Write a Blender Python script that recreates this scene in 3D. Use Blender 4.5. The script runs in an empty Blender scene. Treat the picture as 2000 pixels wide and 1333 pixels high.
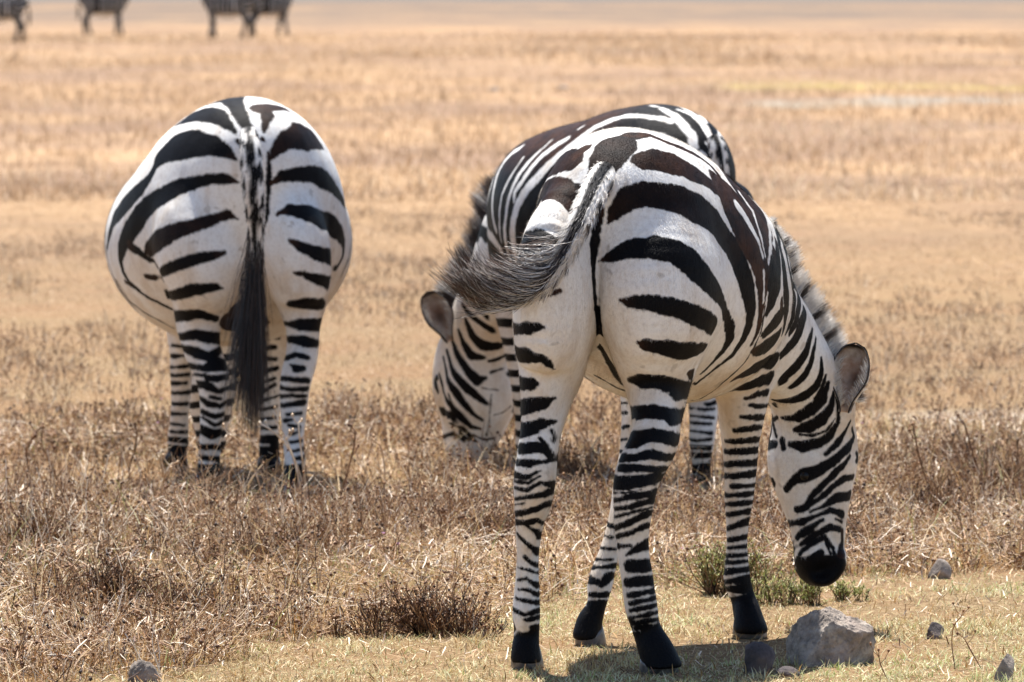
import bpy, math, random
import numpy as np
from mathutils import Vector
from mathutils.bvhtree import BVHTree

random.seed(7)
rng = np.random.default_rng(7)
sc = bpy.context.scene
C = sc.collection

# ---------------------------------------------------------------- camera: long lens at eye height, open aperture
cam = bpy.data.cameras.new('camera')
cam_ob = bpy.data.objects.new('camera', cam)
C.objects.link(cam_ob)
sc.camera = cam_ob
cam.sensor_width = 36.0
cam.lens = 252.0
cam.clip_start = 0.5
cam.clip_end = 20000.0
cam_ob.location = (0, 0, 1.64)
cam_ob.rotation_euler = (math.pi / 2 - math.atan(688.5 / 14000), 0, 0)
cam.dof.use_dof = True
cam.dof.focus_distance = 17.35
cam.dof.aperture_fstop = 10.8
cam.dof.aperture_blades = 9

# ---------------------------------------------------------------- daylight: high sun, a little behind the animals and to the left
TO_SUN = Vector((-0.085, 0.36, 0.92)).normalized()
world = bpy.data.worlds.new('World')
sc.world = world
world.use_nodes = True
wn = world.node_tree
sky = wn.nodes.new('ShaderNodeTexSky')
sky.sky_type = 'NISHITA'
sky.sun_disc = False
sky.sun_elevation = math.asin(TO_SUN.z)
sky.sun_rotation = math.atan2(TO_SUN.x, TO_SUN.y)
sky.altitude = 1700
sky.dust_density = 1.5
wn.links.new(sky.outputs[0], wn.nodes['Background'].inputs['Color'])
wn.nodes['Background'].inputs['Strength'].default_value = 0.10
sun = bpy.data.lights.new('sun', 'SUN')
sun.energy = 5.0
sun.angle = math.radians(0.53)
sun.color = (1.0, 0.96, 0.90)
sun_ob = bpy.data.objects.new('sun', sun)
sun_ob.rotation_euler = (-TO_SUN).to_track_quat('-Z', 'Y').to_euler()
C.objects.link(sun_ob)
sc.view_settings.view_transform = 'Standard'
sc.view_settings.look = 'None'
sc.view_settings.exposure = 1.12
sc.view_settings.gamma = 1.0
sc.cycles.max_bounces = 6

# ---------------------------------------------------------------- numeric helpers
def norm(v):
    v = np.asarray(v, float)
    return v / max(1e-9, np.linalg.norm(v))

def resample(P, n=6):
    """Catmull-Rom through the joints of a limb (rows: x, y, z, r_side, r_other)."""
    P = np.asarray(P, float)
    Q = np.vstack([2 * P[0] - P[1], P, 2 * P[-1] - P[-2]])
    out = []
    for i in range(len(P) - 1):
        p0, p1, p2, p3 = Q[i], Q[i + 1], Q[i + 2], Q[i + 3]
        for t in np.arange(n) / n:
            out.append(0.5 * (2 * p1 + (p2 - p0) * t + (2 * p0 - 5 * p1 + 4 * p2 - p3) * t * t
                              + (3 * p1 - p0 - 3 * p2 + p3) * t ** 3))
    out.append(P[-1])
    return np.array(out)

def seg_dist(X, Y, Z, a, b, side, ends=(False, False), mid=0.35):
    """approximate signed distance to an elliptical tube between two joints"""
    ax = b[:3] - a[:3]
    L = np.linalg.norm(ax) + 1e-9
    u = ax / L
    s = side - u * np.dot(side, u)
    s = norm(s)
    o = np.cross(u, s)
    px, py, pz = X - a[0], Y - a[1], Z - a[2]
    h = (px * u[0] + py * u[1] + pz * u[2]) / L
    t = np.clip(h, 0, 1)
    e = (h - t) * L
    ds = px * s[0] + py * s[1] + pz * s[2]
    do = px * o[0] + py * o[1] + pz * o[2]
    rs = a[3] + (b[3] - a[3]) * t
    ro = a[4] + (b[4] - a[4]) * t
    re = np.minimum(rs, ro)
    rx = re * np.where(h > 0.5, 0.9 if ends[1] else mid, 0.9 if ends[0] else mid)
    q = np.sqrt((ds / rs) ** 2 + (do / ro) ** 2 + (e / rx) ** 2) + 1e-6
    p = np.sqrt(ds ** 2 + do ** 2 + e ** 2)
    # inside: the distance to the skin along the smaller radius keeps the field smooth
    return np.where(q > 1, p * (1 - 1 / q), (q - 1) * re)

def smin(a, b, k):
    h = np.clip(0.5 + 0.5 * (b - a) / k, 0, 1)
    return b + (a - b) * h - k * h * (1 - h)

def build_field(groups, h, pad=0.05):
    """groups: list of (k_out, k_in, [chain...]); chain = (joints (n,5), side)"""
    allp = np.vstack([c[0] for g in groups for c in g[2]])
    r = allp[:, 3:5].max(1)[:, None]
    lo = (allp[:, :3] - r).min(0) - pad
    hi = (allp[:, :3] + r).max(0) + pad
    n = np.ceil((hi - lo) / h).astype(int) + 1
    ax = [(lo[i] + h * np.arange(n[i])).astype(np.float32) for i in range(3)]
    def chain_field(F, chain, k):
        fat = chain[0][:, 3:5].max() > 0.25                 # the barrel of the body
        P = resample(chain[0], 14 if fat else 6)
        side = np.asarray(chain[1], float)
        D = np.full(n, 1.0, np.float32)
        rr = P[:, 3:5].max(1)
        for i in range(len(P) - 1):
            a, b = P[i], P[i + 1]
            m = max(rr[i], rr[i + 1]) + pad + 0.03
            l = np.minimum(a[:3], b[:3]) - m
            u = np.maximum(a[:3], b[:3]) + m
            i0 = np.clip(((l - lo) / h).astype(int), 0, n)
            i1 = np.clip(((u - lo) / h).astype(int) + 2, 0, n)
            sl = tuple(slice(i0[j], i1[j]) for j in range(3))
            X = ax[0][sl[0]][:, None, None]; Y = ax[1][sl[1]][None, :, None]; Z = ax[2][sl[2]][None, None, :]
            D[sl] = np.minimum(D[sl], seg_dist(X, Y, Z, a, b, side, (i == 0, i == len(P) - 2), 0.95 if fat else 0.35).astype(np.float32))
        l = (P[:, :3] - rr[:, None]).min(0) - pad - 0.03
        u = (P[:, :3] + rr[:, None]).max(0) + pad + 0.03
        i0 = np.clip(((l - lo) / h).astype(int), 0, n); i1 = np.clip(((u - lo) / h).astype(int) + 2, 0, n)
        sl = tuple(slice(i0[j], i1[j]) for j in range(3))
        F[sl] = smin(F[sl], D[sl], k)
    total = np.full(n, 1.0, np.float32)
    for k_out, k_in, chains in groups:
        F = np.full(n, 1.0, np.float32)
        for c in chains:
            chain_field(F, c, k_in)
        total = smin(total, F, k_out)
    total = np.maximum(total, (0.014 - ax[2])[None, None, :])      # the legs stop inside their hooves
    return total, lo, h

def surface_nets(D, lo, h):
    s = D < 0
    c = np.zeros(np.array(D.shape) - 1, np.int8)
    off = [(i, j, k) for i in (0, 1) for j in (0, 1) for k in (0, 1)]
    N = c.shape
    def sh(A, o):
        return A[o[0]:o[0] + N[0], o[1]:o[1] + N[1], o[2]:o[2] + N[2]]
    for o in off:
        c += sh(s, o)
    mask = (c > 0) & (c < 8)
    idx = np.full(N, -1, np.int64)
    I = np.argwhere(mask)
    idx[mask] = np.arange(len(I))
    vals = np.stack([D[I[:, 0] + o[0], I[:, 1] + o[1], I[:, 2] + o[2]] for o in off], 1)
    acc = np.zeros((len(I), 3)); cnt = np.zeros(len(I))
    offa = np.array(off, float)
    for a in range(8):
        for b in range(a + 1, 8):
            if np.abs(offa[a] - offa[b]).sum() != 1:
                continue
            va, vb = vals[:, a], vals[:, b]
            m = (va < 0) != (vb < 0)
            t = np.where(m, va / np.where(m, va - vb, 1), 0)
            acc += np.where(m[:, None], offa[a] + (offa[b] - offa[a]) * t[:, None], 0)
            cnt += m
    V = lo + h * (I + acc / cnt[:, None])
    F = []
    for ax in range(3):
        o1 = [0, 0, 0]; o1[ax] = 1
        A = s[:-1, :-1, :-1]
        B = s[o1[0]:o1[0] + N[0], o1[1]:o1[1] + N[1], o1[2]:o1[2] + N[2]]
        E = A != B
        b1, b2 = [(1, 2), (2, 0), (0, 1)][ax]
        J = np.argwhere(E)
        J = J[(J[:, b1] > 0) & (J[:, b2] > 0)]
        d1 = np.zeros(3, int); d1[b1] = 1
        d2 = np.zeros(3, int); d2[b2] = 1
        q = np.stack([idx[tuple((J - d1 - d2).T)], idx[tuple((J - d2).T)], idx[tuple(J.T)], idx[tuple((J - d1).T)]], 1)
        flip = ~A[tuple(J.T)]
        q[flip] = q[flip][:, ::-1]
        F.append(q)
    F = np.vstack(F)
    return V, F

def relax(V, F, it=10):
    """shrink-free smoothing of the skin"""
    E = np.vstack([F[:, [0, 1]], F[:, [1, 2]], F[:, [2, 3]], F[:, [3, 0]]])
    n = len(V)
    deg = np.bincount(E[:, 0], minlength=n) + np.bincount(E[:, 1], minlength=n)
    for i in range(it * 2):
        A = np.stack([np.bincount(E[:, 0], V[E[:, 1], c], n) + np.bincount(E[:, 1], V[E[:, 0], c], n) for c in range(3)], 1)
        V = V + (A / deg[:, None] - V) * (0.6 if i % 2 == 0 else -0.61)
    return V

def np_mesh(name, V, F):
    """mesh from arrays; F is (n, 3) or (n, 4)"""
    me = bpy.data.meshes.new(name)
    V = np.asarray(V, np.float32); F = np.asarray(F, np.int32)
    me.vertices.add(len(V)); me.vertices.foreach_set('co', V.ravel())
    k = F.shape[1]
    me.loops.add(F.size); me.loops.foreach_set('vertex_index', F.ravel())
    me.polygons.add(len(F))
    me.polygons.foreach_set('loop_start', np.arange(0, F.size, k, dtype=np.int32))
    me.polygons.foreach_set('use_smooth', np.ones(len(F), bool))
    me.update(calc_edges=True)
    return me

def mesh_co(me):
    V = np.empty(len(me.vertices) * 3, np.float32)
    me.vertices.foreach_get('co', V)
    return V.reshape(-1, 3).astype(float)

def mesh_no(me):
    V = np.empty(len(me.vertices) * 3, np.float32)
    me.vertices.foreach_get('normal', V)
    return V.reshape(-1, 3).astype(float)

def set_attr(me, name, data):
    a = me.attributes.get(name) or me.attributes.new(name, 'FLOAT', 'POINT')
    a.data.foreach_set('value', np.asarray(data, np.float32))

def subdivided(me):
    """one Catmull-Clark level, applied"""
    o = bpy.data.objects.new('subdivision_source', me)
    C.objects.link(o)
    m = o.modifiers.new('s', 'SUBSURF'); m.levels = 1; m.render_levels = 1
    out = bpy.data.meshes.new_from_object(o.evaluated_get(bpy.context.evaluated_depsgraph_get()))
    bpy.data.objects.remove(o); bpy.data.meshes.remove(me)
    return out

def vnoise(P, scale, seed=0):
    """smooth value noise in -1..1 at points P"""
    Q = np.asarray(P, float) * scale + seed * 17.31
    i = np.floor(Q).astype(np.int64); f = Q - i
    f = f * f * (3 - 2 * f)
    out = 0
    for dx in (0, 1):
        for dy in (0, 1):
            for dz in (0, 1):
                n = (i[:, 0] + dx) * 374761393 + (i[:, 1] + dy) * 668265263 + (i[:, 2] + dz) * 2147483647 + seed * 974711
                n = (n ^ (n >> 13)) * 1274126177
                n = (n ^ (n >> 16)) & 0xffff
                w = (f[:, 0] if dx else 1 - f[:, 0]) * (f[:, 1] if dy else 1 - f[:, 1]) * (f[:, 2] if dz else 1 - f[:, 2])
                out = out + w * (n / 32767.5 - 1)
    return out

def chain_dist(P, chain):
    J = resample(chain[0]); side = np.asarray(chain[1], float)
    d = np.full(len(P), 9.0)
    for i in range(len(J) - 1):
        d = np.minimum(d, seg_dist(P[:, 0], P[:, 1], P[:, 2], J[i], J[i + 1], side, (i == 0, i == len(J) - 2)))
    return d
# ---------------------------------------------------------------- materials
def new_mat(name):
    m = bpy.data.materials.new(name)
    m.use_nodes = True
    return m, m.node_tree.nodes, m.node_tree.links, m.node_tree.nodes['Principled BSDF']

def node(ns, t, **kw):
    n = ns.new(t)
    for k, v in kw.items():
        if k in n.inputs: n.inputs[k].default_value = v
        else: setattr(n, k, v)
    return n

def mix(ns, ls, f, a, b, blend='MIX'):
    n = ns.new('ShaderNodeMix'); n.data_type = 'RGBA'; n.blend_type = blend
    for i, v in ((0, f), (6, a), (7, b)):
        if isinstance(v, bpy.types.NodeSocket): ls.new(v, n.inputs[i])
        elif i == 0: n.inputs[0].default_value = v
        else: n.inputs[i].default_value = (*v, 1)
    return n.outputs[2]

def math_n(ns, ls, op, a, b=0.0, clamp=False):
    n = ns.new('ShaderNodeMath'); n.operation = op; n.use_clamp = clamp
    for i, v in ((0, a), (1, b)):
        if isinstance(v, bpy.types.NodeSocket): ls.new(v, n.inputs[i])
        else: n.inputs[i].default_value = v
    return n.outputs[0]

def ramp(ns, ls, fac, stops):
    r = ns.new('ShaderNodeValToRGB')
    e = r.color_ramp.elements
    while len(e) < len(stops): e.new(0.5)
    for i, (p, c) in enumerate(stops):
        e[i].position = p
        e[i].color = (*c, 1) if isinstance(c, tuple) else (c, c, c, 1)
    if fac is not None: ls.new(fac, r.inputs[0])
    return r.outputs[0]

def attr(ns, name):
    n = ns.new('ShaderNodeAttribute'); n.attribute_name = name
    return n.outputs['Fac']

def noise(ns, ls, scale, detail=4.0, rough=0.55, vec=None, dist=0.0):
    n = ns.new('ShaderNodeTexNoise')
    n.inputs['Scale'].default_value = scale; n.inputs['Detail'].default_value = detail
    n.inputs['Roughness'].default_value = rough; n.inputs['Distortion'].default_value = dist
    if vec is not None: ls.new(vec, n.inputs['Vector'])
    return n.outputs['Fac']

def obj_vec(ns, ls, scale=(1, 1, 1)):
    tc = ns.new('ShaderNodeTexCoord'); mp = ns.new('ShaderNodeMapping')
    mp.inputs['Scale'].default_value = scale
    ls.new(tc.outputs['Object'], mp.inputs['Vector'])
    return mp.outputs[0]

def coat_material():
    m, ns, ls, b = new_mat('zebra_coat')
    v = obj_vec(ns, ls)
    d, br, dirt = attr(ns, 'dark'), attr(ns, 'brown'), attr(ns, 'dirt')
    patch = ramp(ns, ls, noise(ns, ls, 5.0, 5.0, 0.6, v), [(0.38, 0.0), (0.72, 1.0)])
    fine = noise(ns, ls, 90.0, 3.0, 0.6, v)
    white = mix(ns, ls, math_n(ns, ls, 'MULTIPLY', patch, dirt, True), (0.81, 0.785, 0.745), (0.63, 0.50, 0.36))
    white = mix(ns, ls, math_n(ns, ls, 'MULTIPLY', ramp(ns, ls, fine, [(0.45, 0.0), (0.75, 1.0)]), 0.36), white, (0.46, 0.40, 0.34))
    spot = ramp(ns, ls, noise(ns, ls, 21.0, 2.0, 0.5, v), [(0.68, 0.0), (0.73, 1.0)])
    white = mix(ns, ls, math_n(ns, ls, 'MULTIPLY', spot, 0.4), white, (0.25, 0.2, 0.15))
    streak = ramp(ns, ls, noise(ns, ls, 1.0, 5.0, 0.65, obj_vec(ns, ls, (16.0, 16.0, 4.0))), [(0.5, 0.0), (0.75, 1.0)])
    white = mix(ns, ls, math_n(ns, ls, 'MULTIPLY', streak, 0.6), white, (0.50, 0.39, 0.28))
    br = math_n(ns, ls, 'MULTIPLY', br, ramp(ns, ls, noise(ns, ls, 17.0, 5.0, 0.7, v), [(0.36, 0.25), (0.62, 1.0)]))
    black = mix(ns, ls, br, (0.004, 0.0038, 0.0045), (0.055, 0.023, 0.012))
    hair = noise(ns, ls, 420.0, 2.0, 0.6, v)
    black = mix(ns, ls, math_n(ns, ls, 'MULTIPLY', ramp(ns, ls, hair, [(0.52, 0.0), (0.72, 1.0)]), 0.4), black, (0.028, 0.023, 0.022))
    ls.new(mix(ns, ls, d, white, black), b.inputs['Base Color'])
    b.inputs['Roughness'].default_value = 0.55
    b.inputs['Specular IOR Level'].default_value = 0.07
    b.inputs['Sheen Weight'].default_value = 0.0
    b.inputs['Sheen Roughness'].default_value = 0.4
    bp = ns.new('ShaderNodeBump'); bp.inputs['Strength'].default_value = 0.55; bp.inputs['Distance'].default_value = 0.004
    vs = obj_vec(ns, ls, (1.0, 1.0, 0.22))
    ls.new(noise(ns, ls, 260.0, 3.0, 0.6, vs), bp.inputs['Height'])
    ls.new(bp.outputs[0], b.inputs['Normal'])
    return m

def hair_material():
    m, ns, ls, b = new_mat('zebra_hair')
    d, br = attr(ns, 'dark'), attr(ns, 'brown')
    black = mix(ns, ls, br, (0.013, 0.012, 0.014), (0.16, 0.075, 0.04))
    ls.new(mix(ns, ls, d, (0.76, 0.72, 0.67), black), b.inputs['Base Color'])
    b.inputs['Roughness'].default_value = 0.42
    b.inputs['Specular IOR Level'].default_value = 0.5
    return m

def ear_material():
    m, ns, ls, b = new_mat('ear_lining')
    v = obj_vec(ns, ls)
    n = ramp(ns, ls, noise(ns, ls, 55.0, 4.0, 0.6, v), [(0.35, (0.42, 0.28, 0.19)), (0.55, (0.68, 0.54, 0.42)), (0.72, (0.80, 0.70, 0.59))])
    ls.new(mix(ns, ls, attr(ns, 'dark'), n, (0.018, 0.013, 0.011)), b.inputs['Base Color'])
    b.inputs['Roughness'].default_value = 0.7
    t = ns.new('ShaderNodeBsdfTranslucent'); t.inputs['Color'].default_value = (0.75, 0.5, 0.36, 1)
    mx = ns.new('ShaderNodeMixShader'); mx.inputs[0].default_value = 0.45
    out = [n_ for n_ in ns if n_.type == 'OUTPUT_MATERIAL'][0]
    ls.new(b.outputs[0], mx.inputs[1]); ls.new(t.outputs[0], mx.inputs[2]); ls.new(mx.outputs[0], out.inputs['Surface'])
    return m

def plain_material(name, lo, hi, scale, rough=0.6, spec=0.3, bump=0.0):
    m, ns, ls, b = new_mat(name)
    n = noise(ns, ls, scale, 5.0, 0.6, obj_vec(ns, ls))
    ls.new(ramp(ns, ls, n, [(0.3, lo), (0.7, hi)]), b.inputs['Base Color'])
    b.inputs['Roughness'].default_value = rough
    b.inputs['Specular IOR Level'].default_value = spec
    if bump:
        bp = ns.new('ShaderNodeBump'); bp.inputs['Strength'].default_value = 0.6; bp.inputs['Distance'].default_value = bump
        ls.new(n, bp.inputs['Height']); ls.new(bp.outputs[0], b.inputs['Normal'])
    return m

def blade_material(name, stops, transl=0.25):
    """dry leaves and stems: colour by an attribute that varies from blade to blade"""
    m, ns, ls, b = new_mat(name)
    col = ramp(ns, ls, attr(ns, 'tone'), stops)
    ls.new(col, b.inputs['Base Color'])
    b.inputs['Roughness'].default_value = 0.6
    b.inputs['Specular IOR Level'].default_value = 0.3
    t = ns.new('ShaderNodeBsdfTranslucent'); ls.new(col, t.inputs['Color'])
    mx = ns.new('ShaderNodeMixShader'); mx.inputs[0].default_value = transl
    out = ns['Material Output'] if 'Material Output' in ns else [n for n in ns if n.type == 'OUTPUT_MATERIAL'][0]
    ls.new(b.outputs[0], mx.inputs[1]); ls.new(t.outputs[0], mx.inputs[2]); ls.new(mx.outputs[0], out.inputs['Surface'])
    return m

def ground_material():
    m, ns, ls, b = new_mat('dry_ground')
    geo = ns.new('ShaderNodeNewGeometry')
    pos = geo.outputs['Position']
    sep = ns.new('ShaderNodeSeparateXYZ'); ls.new(pos, sep.inputs[0])
    X, Y = sep.outputs[0], sep.outputs[1]
    def nz(sx, sy, detail=5.0, rough=0.55, off=0.0):
        mp = ns.new('ShaderNodeMapping'); ls.new(pos, mp.inputs['Vector'])
        mp.inputs['Scale'].default_value = (sx, sy, 1); mp.inputs['Location'].default_value = (off, off * 0.7, 0)
        return noise(ns, ls, 1.0, detail, rough, mp.outputs[0])
    fine = nz(38, 38, 6, 0.7)
    mid = nz(1.5, 0.8, 7, 0.68, 3)
    big = nz(0.2, 0.075, 5, 0.65, 9)
    straw = ramp(ns, ls, fine, [(0.3, (0.085, 0.058, 0.036)), (0.5, (0.21, 0.145, 0.082)), (0.68, (0.42, 0.32, 0.19))])
    c = mix(ns, ls, ramp(ns, ls, mid, [(0.42, 0.0), (0.66, 1.0)]), straw, (0.22, 0.135, 0.075))
    far = math_n(ns, ls, 'MULTIPLY', math_n(ns, ls, 'SUBTRACT', Y, 26.0), 1 / 40.0, True)     # the open plain beyond the herd's pasture
    plain = ramp(ns, ls, mid, [(0.28, (0.20, 0.125, 0.075)), (0.44, (0.335, 0.218, 0.13)), (0.56, (0.44, 0.30, 0.182)), (0.7, (0.315, 0.205, 0.125))])
    mott = nz(8.0, 2.2, 6, 0.7, 13)
    plain = mix(ns, ls, ramp(ns, ls, mott, [(0.46, 0.0), (0.64, 0.8)]), plain, (0.17, 0.10, 0.055))
    plain = mix(ns, ls, ramp(ns, ls, mott, [(0.33, 0.5), (0.45, 0.0)]), plain, (0.50, 0.355, 0.215))
    plain = mix(ns, ls, ramp(ns, ls, big, [(0.43, 0.0), (0.58, 0.72)]), plain, (0.205, 0.142, 0.108))
    c = mix(ns, ls, far, c, plain)
    # the ground colour turns patchy grey further out, then an even, slightly paler grey
    grey = math_n(ns, ls, 'MULTIPLY', math_n(ns, ls, 'SUBTRACT', Y, 270.0), 1 / 120.0, True)
    gn = ramp(ns, ls, nz(0.09, 0.02, 5, 0.65, 5), [(0.35, 0.15), (0.62, 0.9)])
    c = mix(ns, ls, math_n(ns, ls, 'MULTIPLY', grey, gn), c, (0.128, 0.112, 0.100))
    pale = math_n(ns, ls, 'MULTIPLY', math_n(ns, ls, 'SUBTRACT', Y, 800.0), 1 / 300.0, True)
    c = mix(ns, ls, pale, c, (0.135, 0.126, 0.12))
    # chalky tracks crossing the grass
    def strip(y0, hw, x0, x1, wob):
        w = math_n(ns, ls, 'ADD', Y, math_n(ns, ls, 'MULTIPLY', nz(0.25, 0.02, 3, 0.6, wob), 2.5 * hw))
        dy = math_n(ns, ls, 'ABSOLUTE', math_n(ns, ls, 'SUBTRACT', w, y0 + 1.25 * hw))
        a = math_n(ns, ls, 'SUBTRACT', 1.0, math_n(ns, ls, 'DIVIDE', dy, hw), True)
        l = math_n(ns, ls, 'MULTIPLY', math_n(ns, ls, 'SUBTRACT', X, x0), 1.5, True)
        r = math_n(ns, ls, 'MULTIPLY', math_n(ns, ls, 'SUBTRACT', x1, X), 1.5, True)
        gaps = ramp(ns, ls, nz(1.4, 0.25, 4, 0.65, wob + 20), [(0.38, 0.15), (0.56, 1.0)])
        return math_n(ns, ls, 'MULTIPLY', math_n(ns, ls, 'MULTIPLY', math_n(ns, ls, 'MULTIPLY', a, l), math_n(ns, ls, 'MULTIPLY', r, 1.6), True), gaps)
    c = mix(ns, ls, strip(102.0, 5.0, 2.9, 6.2, 1), c, (0.29, 0.26, 0.21))
    c = mix(ns, ls, strip(107.0, 4.5, 5.0, 9.5, 4), c, (0.29, 0.265, 0.23))
    c = mix(ns, ls, math_n(ns, ls, 'MULTIPLY', strip(119.0, 6.0, 3.2, 9.0, 7), 0.8), c, (0.36, 0.28, 0.11))
    c = mix(ns, ls, strip(27.2, 0.9, 1.35, 2.6, 2), c, (0.46, 0.42, 0.36))
    ls.new(c, b.inputs['Base Color'])
    b.inputs['Roughness'].default_value = 0.9
    b.inputs['Specular IOR Level'].default_value = 0.0
    bp = ns.new('ShaderNodeBump'); bp.inputs['Strength'].default_value = 0.7; bp.inputs['Distance'].default_value = 0.015
    ls.new(fine, bp.inputs['Height']); ls.new(bp.outputs[0], b.inputs['Normal'])
    return m

def rock_material(name, lo, mid, hi):
    m, ns, ls, b = new_mat(name)
    v = obj_vec(ns, ls)
    n = noise(ns, ls, 22.0, 8.0, 0.68, v)
    c = ramp(ns, ls, n, [(0.3, lo), (0.5, mid), (0.68, hi)])
    pit = ramp(ns, ls, noise(ns, ls, 75.0, 3.0, 0.6, v), [(0.56, 0.0), (0.7, 1.0)])
    c = mix(ns, ls, math_n(ns, ls, 'MULTIPLY', pit, 0.5), c, lo)
    red = ramp(ns, ls, noise(ns, ls, 6.0, 3.0, 0.5, v), [(0.5, 0.0), (0.7, 0.6)])
    c = mix(ns, ls, red, c, (0.30, 0.21, 0.18))
    ls.new(c, b.inputs['Base Color'])
    b.inputs['Roughness'].default_value = 0.85
    bp = ns.new('ShaderNodeBump'); bp.inputs['Strength'].default_value = 0.9; bp.inputs['Distance'].default_value = 0.012
    ls.new(n, bp.inputs['Height']); ls.new(bp.outputs[0], b.inputs['Normal'])
    return m

COAT = coat_material(); HAIR = hair_material(); EAR = ear_material()
HOOF = plain_material('hoof_horn', (0.035, 0.032, 0.031), (0.20, 0.175, 0.155), 34, 0.4, 0.5)
EYE = plain_material('eye_gloss', (0.004, 0.003, 0.003), (0.008, 0.006, 0.005), 20, 0.3, 0.25)

# ---------------------------------------------------------------- things and parts
def thing(name, label, cat, loc=(0, 0, 0), group=None):
    o = bpy.data.objects.new(name, None)
    o.empty_display_size = 0.2
    C.objects.link(o)
    o.location = loc
    o['label'] = label; o['category'] = cat
    if group: o['group'] = group
    return o

def obj(name, me, mat, parent=None):
    o = bpy.data.objects.new(name, me)
    for m in (mat if isinstance(mat, (list, tuple)) else [mat]):
        me.materials.append(m)
    C.objects.link(o)
    if parent is not None: o.parent = parent
    return o

def tag(o, label, cat, group=None):
    o['label'] = label; o['category'] = cat
    if group: o['group'] = group
    return o

def mixed_mesh(name, V, faces):
    """one mesh out of quads and triangles"""
    me = bpy.data.meshes.new(name)
    me.vertices.add(len(V)); me.vertices.foreach_set('co', np.asarray(V, np.float32).ravel())
    lv = np.concatenate([f.ravel() for f in faces]).astype(np.int32)
    cnt = np.concatenate([np.full(len(f), f.shape[1]) for f in faces])
    st = np.concatenate([[0], np.cumsum(cnt)[:-1]]).astype(np.int32)
    me.loops.add(len(lv)); me.loops.foreach_set('vertex_index', lv)
    me.polygons.add(len(cnt)); me.polygons.foreach_set('loop_start', st)
    me.polygons.foreach_set('use_smooth', np.ones(len(cnt), bool))
    me.update(calc_edges=True)
    return me

def strands(P, r, sides=3):
    """tapered tubes: P (n, k, 3) centre lines, r (n, k) radii -> vertices, quads"""
    n, k, _ = P.shape
    T = np.gradient(P, axis=1)
    T /= np.linalg.norm(T, axis=2, keepdims=True) + 1e-9
    ref = np.zeros_like(T); ref[..., 0] = 1.0
    ref[np.abs(T[..., 0]) > 0.8] = (0, 1, 0)
    A = np.cross(T, ref); A /= np.linalg.norm(A, axis=2, keepdims=True) + 1e-9
    B = np.cross(T, A)
    ph = rng.random((n, 1, 1)) * 6.28
    V = []
    for j in range(sides):
        a = ph + 2 * math.pi * j / sides
        V.append(P + (A * np.cos(a) + B * np.sin(a)) * r[..., None])
    V = np.stack(V, 2).reshape(-1, 3)                       # n, k, sides
    base = (np.arange(n) * k * sides)[:, None, None] + (np.arange(k - 1) * sides)[None, :, None]
    j = np.arange(sides)[None, None, :]; j2 = (np.arange(sides) + 1) % sides
    q = np.stack([base + j, base + j2, base + sides + j2, base + sides + j], -1).reshape(-1, 4)
    return V, q

def ribbons(P, w, ang):
    """flat tapering blades: P (n, k, 3), half-width w (n, k), facing angle ang (n)"""
    n, k, _ = P.shape
    D = np.stack([np.cos(ang), np.sin(ang), np.zeros(n)], 1)[:, None, :]
    V = np.stack([P - D * w[..., None], P + D * w[..., None]], 2).reshape(-1, 3)
    base = (np.arange(n) * k * 2)[:, None] + (np.arange(k - 1) * 2)[None, :]
    q = np.stack([base, base + 1, base + 3, base + 2], -1).reshape(-1, 4)
    return V, q

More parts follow.
